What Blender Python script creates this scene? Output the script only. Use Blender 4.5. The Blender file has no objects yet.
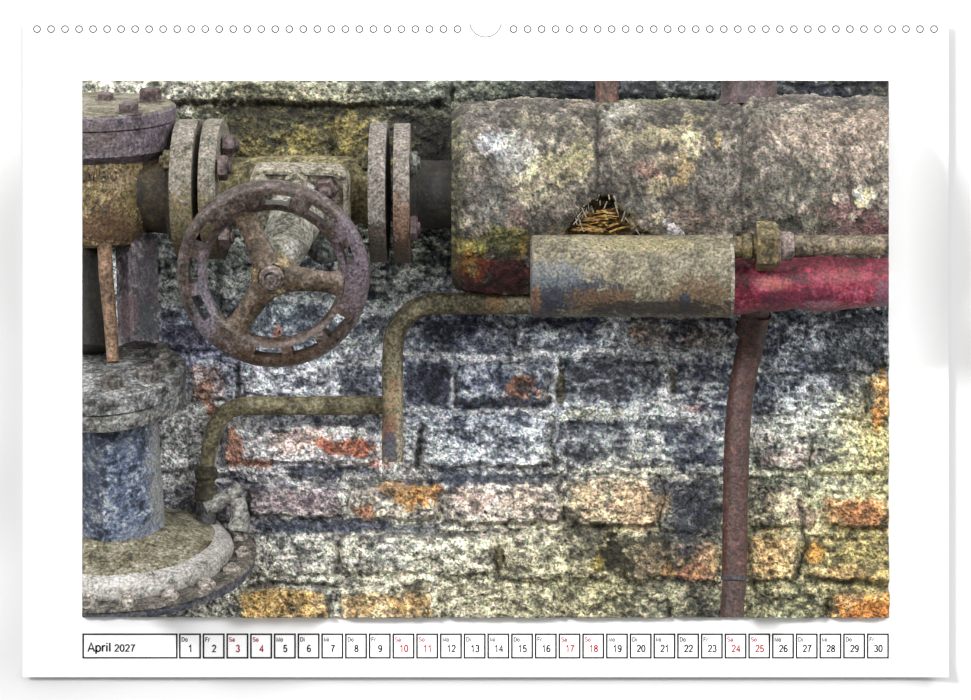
import bpy, bmesh, math, random
import numpy as np
from mathutils import Vector, Matrix, noise as mnoise
random.seed(4)
PI = math.pi
C = bpy.context.scene.collection
S = 0.002          # metres per photograph pixel on the page plane
D = 8.0            # camera distance from the page
E = 2.0           # light reaching a front-facing surface, used to turn seen colours into surface colours
CAM = Vector((0, -D, 0))
X0, X1, Y0, Y1 = 82.2, 888.8, 80.5, 617.3     # the picture's edges on the page

def K(d): return S * (D - d * S) / D           # metres per pixel for something d pixels in front of the page
def P(px, py, d=0.0):
    k = K(d); return Vector(((px - 485.5) * k, -d * S, (350 - py) * k))
def lin(c):
    return tuple((v / 255 / 12.92) if v / 255 <= 0.04045 else ((v / 255 + 0.055) / 1.055) ** 2.4 for v in c)
def alb(c, e=None):
    e = e or E
    g = 0.35 * c[0] + 0.5 * c[1] + 0.15 * c[2]; c = [g + (v - g) * 0.78 for v in c]
    return tuple(min(0.92, v / e) for v in lin(c))

# ------------------------------------------------------------------ numpy noise
rng = np.random.RandomState(11)
TAB = rng.rand(512, 512)
def vnoise(x, y, seed=0):
    xi = np.floor(x).astype(int); yi = np.floor(y).astype(int)
    fx = x - xi; fy = y - yi
    fx = fx * fx * (3 - 2 * fx); fy = fy * fy * (3 - 2 * fy)
    a = TAB[(xi + seed * 37) % 512, (yi + seed * 91) % 512]; b = TAB[(xi + 1 + seed * 37) % 512, (yi + seed * 91) % 512]
    c = TAB[(xi + seed * 37) % 512, (yi + 1 + seed * 91) % 512]; d = TAB[(xi + 1 + seed * 37) % 512, (yi + 1 + seed * 91) % 512]
    return (a * (1 - fx) + b * fx) * (1 - fy) + (c * (1 - fx) + d * fx) * fy
def fbm(x, y, sc, octv=3, seed=0):
    r = 0; amp = 1; tot = 0
    for o in range(octv):
        r = r + amp * vnoise(x / sc * 2 ** o, y / sc * 2 ** o, seed + o * 7); tot += amp; amp *= 0.6
    return r / tot
def sst(a, b, x):
    t = np.clip((x - a) / (b - a), 0, 1); return t * t * (3 - 2 * t)

# ------------------------------------------------------------------ objects
def tag(o, label=None, cat=None, group=None, kind=None):
    if label: o['label'] = label
    if cat: o['category'] = cat
    if group: o['group'] = group
    if kind: o['kind'] = kind
    return o
def thing(name, label, cat, base, group=None):
    o = bpy.data.objects.new(name, None); C.objects.link(o)
    o.location = base; o.empty_display_size = 0.05
    o['base'] = tuple(base)
    tag(o, label, cat, group); return o
BASES = {}
def base_of(o):
    while o.parent: o = o.parent
    return o.location.copy()

PL = [Vector((-D, (X0 - 485.5) * S, 0)), Vector((D, -(X1 - 485.5) * S, 0)),
      Vector((0, -(350 - Y0) * S, D)), Vector((0, (350 - Y1) * S, -D))]
def clip(bm):
    for n in PL:
        r = bmesh.ops.bisect_plane(bm, geom=bm.verts[:] + bm.edges[:] + bm.faces[:], dist=1e-6,
                                   plane_co=CAM, plane_no=n.normalized(), clear_outer=True)
        ed = [e for e in r['geom_cut'] if isinstance(e, bmesh.types.BMEdge) and e.is_valid]
        if ed:
            try: bmesh.ops.edgeloop_fill(bm, edges=ed)
            except Exception: pass
    return bm
def obj(name, bm, mat, parent=None, base=None, docl=True, smooth=True, sharp=35, recalc=True):
    if docl: clip(bm)
    b = base_of(parent) if parent else (base or Vector((0, 0, 0)))
    bmesh.ops.translate(bm, verts=bm.verts[:], vec=-b)
    if recalc: bmesh.ops.recalc_face_normals(bm, faces=bm.faces[:])
    for f in bm.faces: f.smooth = smooth
    if smooth:
        for e in bm.edges:
            if len(e.link_faces) == 2 and e.calc_face_angle(0) > math.radians(sharp): e.smooth = False
    me = bpy.data.meshes.new(name); bm.to_mesh(me); bm.free()
    me.materials.append(mat)
    o = bpy.data.objects.new(name, me); C.objects.link(o)
    if parent: o.parent = parent
    else: o.location = b
    return o

# ------------------------------------------------------------------ shapes
def frame(ax):
    ax = Vector(ax).normalized()
    t = Vector((0, 0, 1)) if abs(ax.z) < 0.9 else Vector((0, -1, 0))
    u = t.cross(ax).normalized(); v = ax.cross(u).normalized()
    return ax, u, v
def lathe(bm, o, ax, prof, seg=72, close=True, rough=0.0, rs=20.0):
    """prof: list of (radius, height) in metres along ax from o"""
    ax, u, v = frame(ax)
    # densify
    pr = [prof[0]]
    rings = []
    for (r, h) in prof:
        ring = []
        for i in range(seg):
            a = 2 * PI * i / seg
            p = o + ax * h + (u * math.cos(a) + v * math.sin(a)) * r
            if rough:
                q = p / (S * rs)
                p = p + (u * math.cos(a) + v * math.sin(a)) * rough * mnoise.noise(q)
            ring.append(bm.verts.new(p))
        rings.append(ring)
    for a, b in zip(rings[:-1], rings[1:]):
        for i in range(seg):
            j = (i + 1) % seg
            bm.faces.new((a[i], a[j], b[j], b[i]))
    if close:
        bm.faces.new(rings[0][::-1]); bm.faces.new(rings[-1])
    return bm
def dens(prof, step):
    out = [prof[0]]
    for a, b in zip(prof[:-1], prof[1:]):
        n = max(1, int(math.hypot(b[0] - a[0], b[1] - a[1]) / step))
        for i in range(1, n + 1): out.append((a[0] + (b[0] - a[0]) * i / n, a[1] + (b[1] - a[1]) * i / n))
    return out
def tube(bm, pts, rad, seg=28, flat=1.0, rough=0.0, rs=15.0, fax=None):
    n = len(pts); rad = rad if isinstance(rad, (list, tuple)) else [rad] * n
    t0 = (pts[1] - pts[0]).normalized()
    u = Vector(fax) if fax is not None else (Vector((0, -1, 0)) if abs(t0.y) < 0.9 else Vector((1, 0, 0)))
    u = (u - t0 * u.dot(t0)).normalized()
    rings = []
    for i in range(n):
        t = (pts[min(i + 1, n - 1)] - pts[max(i - 1, 0)]).normalized()
        u = (u - t * u.dot(t)).normalized(); w = t.cross(u)
        ring = []
        for k in range(seg):
            a = 2 * PI * k / seg
            dv = u * math.cos(a) * flat + w * math.sin(a)
            p = pts[i] + dv * rad[i]
            if rough: p = p + dv * rough * mnoise.noise(p / (S * rs))
            ring.append(bm.verts.new(p))
        rings.append(ring)
    for a, b in zip(rings[:-1], rings[1:]):
        for k in range(seg):
            j = (k + 1) % seg; bm.faces.new((a[k], a[j], b[j], b[k]))
    bm.faces.new(rings[0][::-1]); bm.faces.new(rings[-1])
    return bm
def smooth_path(pts, n=10):
    out = []
    m = len(pts)
    for i in range(m - 1):
        p0 = pts[max(i - 1, 0)]; p1 = pts[i]; p2 = pts[i + 1]; p3 = pts[min(i + 2, m - 1)]
        for k in range(n):
            t = k / n
            out.append(0.5 * ((2 * p1) + (p2 - p0) * t + (2 * p0 - 5 * p1 + 4 * p2 - p3) * t * t + (3 * p1 - p0 - 3 * p2 + p3) * t ** 3))
    out.append(pts[-1]); return out
def nut(bm, o, ax, r, h, sides=6, rot=0.0, bolt=0.5, bh=0.35):
    """hexagon nut with chamfer and the end of its bolt"""
    ax, u, v = frame(ax)
    def ring(rr, hh, n, ro=0): return [bm.verts.new(o + ax * hh + (u * math.cos(2 * PI * i / n + rot + ro) + v * math.sin(2 * PI * i / n + rot + ro)) * rr) for i in range(n)]
    rs = [ring(r, 0, sides), ring(r, h * 0.82, sides), ring(r * 0.84, h, sides)]
    for a, b in zip(rs[:-1], rs[1:]):
        for i in range(sides): bm.faces.new((a[i], a[(i + 1) % sides], b[(i + 1) % sides], b[i]))
    bm.faces.new(rs[0][::-1]); bm.faces.new(rs[-1])
    if bolt:
        lathe(bm, o + ax * h * 0.95, ax, [(r * bolt, 0), (r * bolt, h * bh), (r * bolt * 0.6, h * (bh + 0.12))], seg=14)
    return bm
def boxm(bm, o, ex, ey, ez, bev=0.0):
    vs = []
    for sx in (-1, 1):
        for sy in (-1, 1):
            for sz in (-1, 1): vs.append(bm.verts.new(o + ex * sx + ey * sy + ez * sz))
    fs = [(0, 1, 3, 2), (4, 6, 7, 5), (0, 4, 5, 1), (2, 3, 7, 6), (0, 2, 6, 4), (1, 5, 7, 3)]
    nf = [bm.faces.new([vs[i] for i in f]) for f in fs]
    if bev:
        ed = list({e for f in nf for e in f.edges})
        bmesh.ops.bevel(bm, geom=ed, offset=bev, segments=2, affect='EDGES')
    return bm
def B(): return bmesh.new()

# ------------------------------------------------------------------ materials
def speckle(N, L, vec, col, size, amt):
    n = N.new('ShaderNodeTexNoise'); n.inputs['Scale'].default_value = 1.0 / (S * size); n.inputs['Detail'].default_value = 1.5; n.inputs['Roughness'].default_value = 0.6
    L.new(vec, n.inputs['Vector'])
    mx = N.new('ShaderNodeMix'); mx.data_type = 'RGBA'; mx.inputs['Factor'].default_value = 0.17
    L.new(n.outputs['Fac'], mx.inputs['A']); L.new(n.outputs['Color'], mx.inputs['B'])
    ma = N.new('ShaderNodeVectorMath'); ma.operation = 'MULTIPLY_ADD'; L.new(mx.outputs['Result'], ma.inputs[0])
    q = 7.5 * amt; ma.inputs[1].default_value = (q, q, q); ma.inputs[2].default_value = (1 - q / 2,) * 3
    mm = N.new('ShaderNodeVectorMath'); mm.operation = 'MAXIMUM'; L.new(ma.outputs[0], mm.inputs[0]); mm.inputs[1].default_value = (0.08, 0.08, 0.08)
    vm = N.new('ShaderNodeVectorMath'); vm.operation = 'MULTIPLY'; L.new(col, vm.inputs[0]); L.new(mm.outputs[0], vm.inputs[1])
    return vm.outputs[0]
def grunge(name, cols, f=9.0, f2=2.6, con=1.0, rough=0.75, metal=0.0, bump=0.5, stains_shade=(), grain=0.45, base=Vector((0, 0, 0)), e=None, pos=None, stretch=None):
    """cols: seen colours dark to light; f/f2: size in pixels of the blotches and of the grain;
    stains: (centre, radii, colour, amount, raggedness)"""
    m = bpy.data.materials.new(name); m.use_nodes = True
    nt = m.node_tree; N = nt.nodes; L = nt.links
    bs = N['Principled BSDF']; bs.inputs['Roughness'].default_value = rough; bs.inputs['Metallic'].default_value = metal
    tc = N.new('ShaderNodeTexCoord'); co = tc.outputs['Object']
    if stretch:
        mp = N.new('ShaderNodeMapping'); mp.inputs['Scale'].default_value = stretch; L.new(co, mp.inputs['Vector']); con_v = mp.outputs[0]
    else: con_v = co
    def nz(size, det=4.0, ro=0.65, dist=0.0):
        n = N.new('ShaderNodeTexNoise'); n.inputs['Scale'].default_value = 1.0 / (S * size)
        n.inputs['Detail'].default_value = det; n.inputs['Roughness'].default_value = ro; n.inputs['Distortion'].default_value = dist
        L.new(con_v, n.inputs['Vector']); return n.outputs['Fac']
    def math_(op, a, b=None):
        n = N.new('ShaderNodeMath'); n.operation = op
        for i, v in enumerate((a, b)):
            if v is None: continue
            if isinstance(v, (int, float)): n.inputs[i].default_value = v
            else: L.new(v, n.inputs[i])
        return n.outputs[0]
    n1 = nz(f * 2.2, 6, 0.7, 0.6); n2 = nz(f2 * 1.8, 2, 0.6)
    t = math_('ADD', math_('MULTIPLY', math_('SUBTRACT', n1, 0.5), 2.3 * con), math_('MULTIPLY', math_('SUBTRACT', n2, 0.5), 1.5 * con))
    t = math_('ADD', t, 0.5)
    cr = N.new('ShaderNodeValToRGB'); el = cr.color_ramp.elements
    for i, c in enumerate(cols):
        x = i / (len(cols) - 1) * 0.8 + 0.1 if pos is None else pos[i]
        ee = el[i] if i < 2 else el.new(x)
        ee.position = x; ee.color = (*alb(c, e), 1)
    L.new(t, cr.inputs[0]); col = cr.outputs[0]
    if stains_shade:
        rag = nz(11, 6, 0.78, 0.6)
        for (cen, rad, sc, am, rg) in stains_shade:
            sb = N.new('ShaderNodeVectorMath'); sb.operation = 'SUBTRACT'; L.new(co, sb.inputs[0]); sb.inputs[1].default_value = cen - base
            dv = N.new('ShaderNodeVectorMath'); dv.operation = 'DIVIDE'; L.new(sb.outputs[0], dv.inputs[0]); dv.inputs[1].default_value = rad
            ln = N.new('ShaderNodeVectorMath'); ln.operation = 'LENGTH'; L.new(dv.outputs[0], ln.inputs[0])
            dd = math_('ADD', ln.outputs['Value'], math_('MULTIPLY', math_('SUBTRACT', rag, 0.5), rg * 4.2))
            dd = math_('ADD', dd, math_('MULTIPLY', math_('SUBTRACT', n2, 0.5), rg * 2.6))
            mr = N.new('ShaderNodeMapRange'); mr.interpolation_type = 'SMOOTHSTEP'
            mr.inputs['From Min'].default_value = 1.15; mr.inputs['From Max'].default_value = 0.75
            mr.inputs['To Min'].default_value = 0; mr.inputs['To Max'].default_value = am; L.new(dd, mr.inputs['Value'])
            mx = N.new('ShaderNodeMix'); mx.data_type = 'RGBA'; L.new(mr.outputs[0], mx.inputs['Factor'])
            L.new(col, mx.inputs['A']); mx.inputs['B'].default_value = (*alb(sc, e), 1); col = mx.outputs['Result']
    # speckle
    col = speckle(N, L, con_v, col, f2, grain); L.new(col, bs.inputs['Base Color'])
    if bump:
        b1 = N.new('ShaderNodeBump'); b1.inputs['Strength'].default_value = min(1, bump); b1.inputs['Distance'].default_value = S * 3.0
        L.new(math_('ADD', n1, math_('MULTIPLY', n2, 0.45)), b1.inputs['Height']); L.new(b1.outputs[0], bs.inputs['Normal'])
    return m
def painted(name, f2=2.4, grain=0.5, rough=0.85, bump=0.4, dist=2.0):
    """surface colour from the mesh's own colour layer, plus grain"""
    m = bpy.data.materials.new(name); m.use_nodes = True
    nt = m.node_tree; N = nt.nodes; L = nt.links; bs = N['Principled BSDF']; bs.inputs['Roughness'].default_value = rough
    at = N.new('ShaderNodeAttribute'); at.attribute_name = 'Col'
    tc = N.new('ShaderNodeTexCoord')
    def nz(size, det):
        n = N.new('ShaderNodeTexNoise'); n.inputs['Scale'].default_value = 1 / (S * size); n.inputs['Detail'].default_value = det
        L.new(tc.outputs['Object'], n.inputs['Vector']); return n.outputs['Fac']
    g = nz(f2, 1); h = nz(7, 5)
    c2 = speckle(N, L, tc.outputs['Object'], at.outputs['Color'], f2 * 2.1, grain * .4)
    L.new(speckle(N, L, tc.outputs['Object'], c2, f2, grain), bs.inputs['Base Color'])
    b1 = N.new('ShaderNodeBump'); b1.inputs['Strength'].default_value = bump; b1.inputs['Distance'].default_value = S * dist
    ad = N.new('ShaderNodeMath'); ad.operation = 'ADD'; L.new(h, ad.inputs[0]); L.new(g, ad.inputs[1])
    L.new(ad.outputs[0], b1.inputs['Height']); L.new(b1.outputs[0], bs.inputs['Normal'])
    return m
def plain(name, rgb, rough=0.8):
    m = bpy.data.materials.new(name); m.use_nodes = True
    nt = m.node_tree; N = nt.nodes; bs = N['Principled BSDF']; bs.inputs['Roughness'].default_value = rough
    bs.inputs['Specular IOR Level'].default_value = 0.2
    n = N.new('ShaderNodeTexNoise'); n.inputs['Scale'].default_value = 60
    mx = N.new('ShaderNodeMix'); mx.data_type = 'RGBA'; nt.links.new(n.outputs['Fac'], mx.inputs['Factor'])
    mx.inputs['A'].default_value = (*rgb, 1); mx.inputs['B'].default_value = (*[v * 0.985 for v in rgb], 1)
    nt.links.new(mx.outputs['Result'], bs.inputs['Base Color']); return m
def grid_mesh(name, pos, cols, mat, parent=None, base=None, wrap=False, docl=False, skirt=None):
    """pos (n,m,3) world coordinates, cols (n,m,3) linear"""
    n, m = pos.shape[:2]
    b = base_of(parent) if parent else (base or Vector((0, 0, 0)))
    idx = np.arange(n * m).reshape(n, m)
    if wrap: nxt = np.roll(idx, -1, axis=1); q = np.stack([idx[:-1], idx[1:], nxt[1:], nxt[:-1]], -1).reshape(-1, 4)
    else: q = np.stack([idx[:-1, :-1], idx[1:, :-1], idx[1:, 1:], idx[:-1, 1:]], -1).reshape(-1, 4)
    v = (pos.reshape(-1, 3) - np.array(b))
    faces = q.tolist(); c = cols.reshape(-1, 3)
    me = bpy.data.meshes.new(name); me.from_pydata(v.tolist(), [], faces)
    ca = me.color_attributes.new('Col', 'FLOAT_COLOR', 'POINT')
    ca.data.foreach_set('color', np.concatenate([c, np.ones((len(c), 1))], 1).astype(np.float32).ravel())
    bm = bmesh.new(); bm.from_mesh(me)
    if wrap:
        bm.verts.ensure_lookup_table()
        bm.faces.new([bm.verts[i] for i in idx[0]]); bm.faces.new([bm.verts[i] for i in idx[-1][::-1]])
    if docl:
        bmesh.ops.translate(bm, verts=bm.verts[:], vec=b); clip(bm); bmesh.ops.translate(bm, verts=bm.verts[:], vec=-b)
    bmesh.ops.recalc_face_normals(bm, faces=bm.faces[:])
    for f in bm.faces: f.smooth = True
    bm.to_mesh(me); bm.free(); me.update()
    me.materials.append(mat)
    o = bpy.data.objects.new(name, me); C.objects.link(o)
    if parent: o.parent = parent
    else: o.location = b
    return o
def seen(c, e=None, sat=0.85):            # (…,3) seen sRGB 0..255 to surface colour
    g = (c @ np.array((.35, .5, .15)))[..., None]; c = g + (c - g) * sat
    c = np.clip(c / 255.0, 0, 1)
    l = np.where(c <= 0.04045, c / 12.92, ((c + 0.055) / 1.055) ** 2.4)
    return np.clip(l / (e or E), 0.004, 0.85)
def blob(col, x, y, cx, cy, rx, ry, c, am=1.0, rag=0.5, seed=0, sc=12):
    d = np.sqrt(((x - cx) / rx) ** 2 + ((y - cy) / ry) ** 2)
    d = d + (fbm(x, y, sc, 4, 50 + seed) - 0.5) * 2.4 * rag + (fbm(x, y, 3.6, 2, 80 + seed) - 0.5) * 1.9 * rag
    m = (1 - sst(0.8, 1.02, d)) * am
    return col * (1 - m[..., None]) + np.array(c, float) * m[..., None]

# ================================================================== SETTING
WHITE = plain('white_wall_paint', (0.57, 0.57, 0.57))
bm = B(); boxm(bm, Vector((0, 0.0365, 0.0)), Vector((3.2, 0, 0)), Vector((0, 0.03, 0)), Vector((0, 0, 2.4)))
tag(obj('wall_behind', bm, WHITE, docl=False, smooth=False), kind='structure')

# ---- brick wall of the picture
def build_wall():
    st = 1.45
    xs = np.linspace(X0, X1, int((X1 - X0) / st)); ys = np.linspace(Y0, Y1, int((Y1 - Y0) / st))
    x, y = np.meshgrid(xs, ys, indexing='ij')
    wx = x + (fbm(x, y, 26, 3, 1) - 0.5) * 13 + (fbm(x, y, 6, 2, 2) - 0.5) * 4
    wy = y + (fbm(x, y, 30, 3, 3) - 0.5) * 10 + (fbm(x, y, 6, 2, 4) - 0.5) * 4
    n1 = fbm(x * 0.7, y, 24, 4, 5); n2 = fbm(x * 0.8, y, 8, 3, 6); n3 = fbm(x, y, 3.4, 2, 8)
    # palette fields: (x, y, light, dark, bias, reach)
    F = [
        (130, 85, (190, 190, 172), (80, 78, 60), 0.12, 60), (300, 88, (182, 182, 158), (72, 72, 52), 0.08, 60), (420, 92, (135, 140, 125), (48, 50, 42), -0.05, 45),
        (280, 125, (120, 108, 52), (44, 38, 16), -0.18, 45), (350, 150, (128, 112, 50), (48, 42, 18), -0.05, 40), (430, 140, (70, 62, 30), (20, 18, 12), -0.3, 35),  # last field here and first below paint in shade behind the flange
        (430, 190, (50, 46, 32), (15, 14, 10), -0.3, 35), (430, 245, (150, 150, 115), (42, 45, 35), -0.08, 30), (520, 90, (105, 112, 92), (30, 36, 34), -0.12, 40), (590, 88, (70, 80, 95), (18, 22, 32), -0.22, 25), (670, 88, (110, 118, 105), (26, 30, 36), -0.12, 35),
        (820, 88, (95, 98, 90), (16, 20, 36), -0.25, 60), (875, 85, (150, 140, 80), (28, 28, 30), -0.1, 20),
        (170, 280, (170, 175, 155), (62, 66, 68), 0.08, 40), (230, 270, (185, 195, 172), (70, 78, 78), 0.2, 45), (300, 300, (190, 196, 185), (58, 64, 76), 0.05, 45),
        (180, 350, (180, 182, 195), (66, 66, 85), 0.1, 40), (300, 370, (190, 190, 190), (72, 74, 82), 0.08, 45), (380, 320, (195, 200, 192), (52, 58, 72), 0.0, 45), (370, 280, (170, 172, 140), (55, 58, 52), 0.0, 35),
        (190, 430, (222, 218, 205), (100, 96, 92), 0.25, 40), (300, 440, (205, 202, 200), (92, 92, 98), 0.15, 55), (270, 500, (180, 174, 172), (66, 66, 76), 0.05, 45), (290, 555, (205, 202, 182), (80, 80, 78), 0.15, 50),
        (460, 340, (178, 183, 192), (52, 57, 72), -0.02, 55), (450, 385, (178, 184, 194), (46, 52, 68), -0.05, 50), (480, 440, (198, 203, 208), (62, 68, 82), 0.12, 55),
        (600, 335, (172, 175, 172), (72, 76, 82), 0.02, 50), (600, 385, (165, 165, 158), (52, 56, 62), -0.12, 50), (600, 440, (170, 172, 165), (58, 62, 70), -0.05, 50), (700, 390, (178, 178, 168), (50, 54, 64), -0.03, 50), (690, 445, (180, 178, 165), (52, 56, 68), -0.03, 50),
        (400, 500, (205, 198, 182), (74, 74, 78), 0.08, 55), (430, 560, (212, 205, 175), (95, 90, 72), 0.15, 60), (520, 500, (218, 208, 185), (98, 92, 80), 0.14, 55), (520, 580, (198, 190, 150), (88, 84, 60), 0.05, 60),
        (620, 500, (222, 208, 160), (100, 92, 66), 0.14, 50), (620, 570, (178, 168, 118), (68, 64, 42), -0.05, 50), (690, 520, (170, 165, 145), (56, 58, 62), -0.08, 40),
        (680, 590, (178, 172, 140), (66, 66, 56), 0.0, 50), (800, 330, (165, 172, 172), (58, 64, 72), 0.0, 60), (800, 385, (170, 174, 168), (46, 52, 60), -0.02, 55), (865, 330, (120, 120, 115), (38, 42, 48), -0.12, 35), (870, 400, (185, 165, 105), (70, 66, 50), -0.02, 30),
        (800, 445, (190, 188, 158), (76, 78, 68), 0.05, 50), (870, 440, (215, 198, 122), (98, 88, 50), 0.1, 35), (800, 490, (205, 200, 150), (86, 86, 60), 0.1, 50), (780, 560, (205, 192, 140), (84, 80, 52), 0.08, 50), (860, 560, (205, 180, 105), (88, 78, 42), 0.08, 50), (800, 605, (190, 188, 140), (74, 76, 54), 0.02, 45),
    ]
    W = 0; Lc = 0; Dc = 0; Bi = 0
    for (cx, cy, l, d, b, r) in F:
        w = np.exp(-(((x - cx) ** 2 + ((y - cy) * 1.25) ** 2) / (2 * (r * 0.75) ** 2))) + 1e-9
        if 220 < cy < 520 and 150 < cx < 840 and b > -.2: d = (d[0] * 1.02 + 2, d[1] * 1.04 + 4, d[2] * 1.12 + 12); l = (l[0] + 24, l[1] + 28, l[2] + 34) if cy < 475 else l  # mid-wall colours lightened to offset shade from the pipework
        if 300 < cy < 410 and 350 < cx < 850: d = tuple(v + 24 for v in d); l = tuple(v + 36 for v in l); b += .10  # band under the drum painted lighter still against its shade
        if 230 < cy < 310 and 150 < cx < 460: d = tuple(v + 12 for v in d); l = tuple(v + 40 for v in l); b += .10  # painted lighter behind the wheel, where objects shade the wall
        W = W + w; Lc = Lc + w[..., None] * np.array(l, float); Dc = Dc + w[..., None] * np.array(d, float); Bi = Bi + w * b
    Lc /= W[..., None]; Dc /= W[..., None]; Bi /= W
    # bricks: x0 y0 x1 y1 height tint amount bias
    BR = [
        (160, 82, 450, 104, 9, None, 0, .1), (84, 82, 150, 100, 6, None, 0, .1), (225, 112, 330, 165, 2, None, 0, 0), (336, 118, 372, 165, 3, (130, 112, 45), .4, 0), (380, 112, 450, 168, -3, None, 0, -.1),
        (455, 80, 590, 100, 3, None, 0, 0), (620, 80, 720, 98, 4, None, 0, 0), (782, 80, 890, 100, -2, None, 0, -.1),
        (160, 240, 215, 292, 7, None, 0, .1), (222, 236, 300, 290, 7, None, 0, .12), (306, 240, 372, 285, 4, None, 0, 0), (378, 250, 450, 288, 4, None, 0, 0),
        (160, 302, 222, 350, 4, None, 0, -.1), (230, 302, 325, 356, 2, (80, 90, 105), .35, -.12), (334, 300, 380, 345, 5, None, 0, 0),
        (190, 362, 225, 402, 5, (190, 150, 135), .55, .05), (235, 362, 330, 398, 4, (165, 165, 170), .4, .05), (338, 365, 382, 398, 2, (80, 86, 104), .6, -.15),
        (160, 410, 212, 470, 6, (222, 218, 208), .3, .15), (224, 424, 372, 466, 7, (205, 190, 182), .55, .12), (290, 466, 340, 480, 1, (72, 76, 90), .85, -.3), (248, 486, 342, 516, 8, (158, 138, 138), .7, 0), (160, 480, 236, 522, 4, None, 0, 0),
        (403, 320, 513, 352, 5, (95, 100, 116), .35, -.1), (521, 320, 622, 350, 5, None, 0, .02), (628, 318, 738, 350, 6, (172, 155, 140), .35, .06), (764, 318, 888, 372, 4, None, 0, .0),
        (404, 361, 449, 408, 3, (72, 78, 98), .6, -.2), (461, 366, 546, 407, 7, None, 0, .02), (563, 360, 659, 401, -4, (74, 78, 86), .55, -.1), (674, 360, 737, 411, -1, None, 0, -.02), (752, 378, 800, 416, 4, None, 0, -.05), (808, 380, 862, 418, 5, None, 0, .0), (868, 372, 890, 416, 3, (205, 140, 62), .5, 0),
        (404, 424, 416, 466, 4, None, 0, .1), (421, 424, 549, 467, 8, (185, 190, 196), .35, .1), (558, 420, 631, 460, -3, (92, 96, 102), .5, -.05), (640, 420, 726, 466, 3, None, 0, -.05), (754, 428, 806, 470, 5, (180, 165, 158), .4, .03), (812, 428, 888, 472, 4, None, 0, .05),
        (354, 484, 438, 520, 7, (185, 160, 128), .3, .02), (446, 482, 562, 523, 8, (214, 190, 172), .45, .1), (570, 478, 660, 526, 7, (212, 180, 138), .5, .1), (664, 478, 718, 532, 2, (88, 92, 104), .4, -.12), (746, 482, 808, 528, 5, (195, 172, 148), .3, .04), (822, 496, 888, 526, 7, (190, 128, 72), .65, .02),
        (248, 534, 336, 576, 5, None, 0, .12), (342, 534, 490, 576, 6, (205, 202, 182), .3, .1), (505, 534, 600, 580, 5, None, 0, .03), (627, 538, 670, 580, 4, (138, 116, 84), .55, -.08), (676, 540, 718, 582, 3, (190, 128, 86), .5, .0), (746, 538, 796, 580, 6, (205, 165, 105), .5, .05), (804, 542, 890, 582, 7, (172, 152, 88), .6, .02),
        (239, 590, 331, 622, 7, (205, 160, 88), .85, .1), (340, 590, 434, 622, 6, (190, 150, 90), .6, .02), (445, 588, 560, 622, 5, None, 0, .03), (568, 588, 668, 622, 4, None, 0, .0), (676, 590, 720, 622, 3, None, 0, 0), (748, 590, 822, 622, 5, None, 0, 0), (830, 590, 892, 622, 6, (205, 130, 52), .6, .05),
    ]
    H = 7.5 + (n1 - 0.5) * 8 + (n2 - 0.5) * 5 + (n3 - 0.5) * 3.2
    Hm = H.copy(); inb = np.zeros_like(x); tint = np.zeros(x.shape + (3,)); ta = np.zeros_like(x); bb = np.zeros_like(x) + 0.13
    for i, (a, b, c, d, h, tc, am, bi) in enumerate(BR):
        cx, cy = (a + c) / 2, (b + d) / 2; hw, hh = (c - a) / 2, (d - b) / 2; r = 6
        qx = np.abs(wx - cx) - hw + r; qy = np.abs(wy - cy) - hh + r
        sd = np.sqrt(np.maximum(qx, 0) ** 2 + np.maximum(qy, 0) ** 2) + np.minimum(np.maximum(qx, qy), 0) - r
        m = 1 - sst(-4.0, 1.5, sd)
        tilt = (y - cy) / max(hh, 1) * random.uniform(-1.0, 2.0)
        H = H * (1 - m) + m * (Hm + h * 1.25 + tilt)
        # shallow groove where mortar has fallen from the joint
        gr = np.exp(-((sd - 2.5) / 2.2) ** 2) * (0.35 + 0.65 * sst(.45, .65, fbm(x, y, 34, 2, 60 + i % 20)))
        H = H - gr * (4.5 if h > 0 else 1.0)
        inb = np.maximum(inb, m)
        if tc is not None:
            mt = m * am * np.clip(0.35 + 1.3 * fbm(x, y, 16, 3, 20 + i % 9), 0, 1.15)
            tint = tint * (1 - m[..., None]) + m[..., None] * np.array(tc, float); ta = np.where(m > 0.3, np.clip(mt, 0, 1), ta)
        bb = bb * (1 - m) + m * bi
    n4 = fbm(x * 0.55, y * 1.3, 5, 3, 66)
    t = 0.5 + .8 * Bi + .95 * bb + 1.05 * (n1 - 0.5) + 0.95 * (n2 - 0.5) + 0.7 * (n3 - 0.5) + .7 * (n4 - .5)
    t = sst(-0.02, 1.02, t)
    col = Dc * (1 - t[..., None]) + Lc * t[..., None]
    shade = (0.45 + 0.75 * t)[..., None]
    col = col * (1 - ta[..., None]) + np.clip(tint * shade * 1.05, 0, 255) * ta[..., None]
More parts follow.
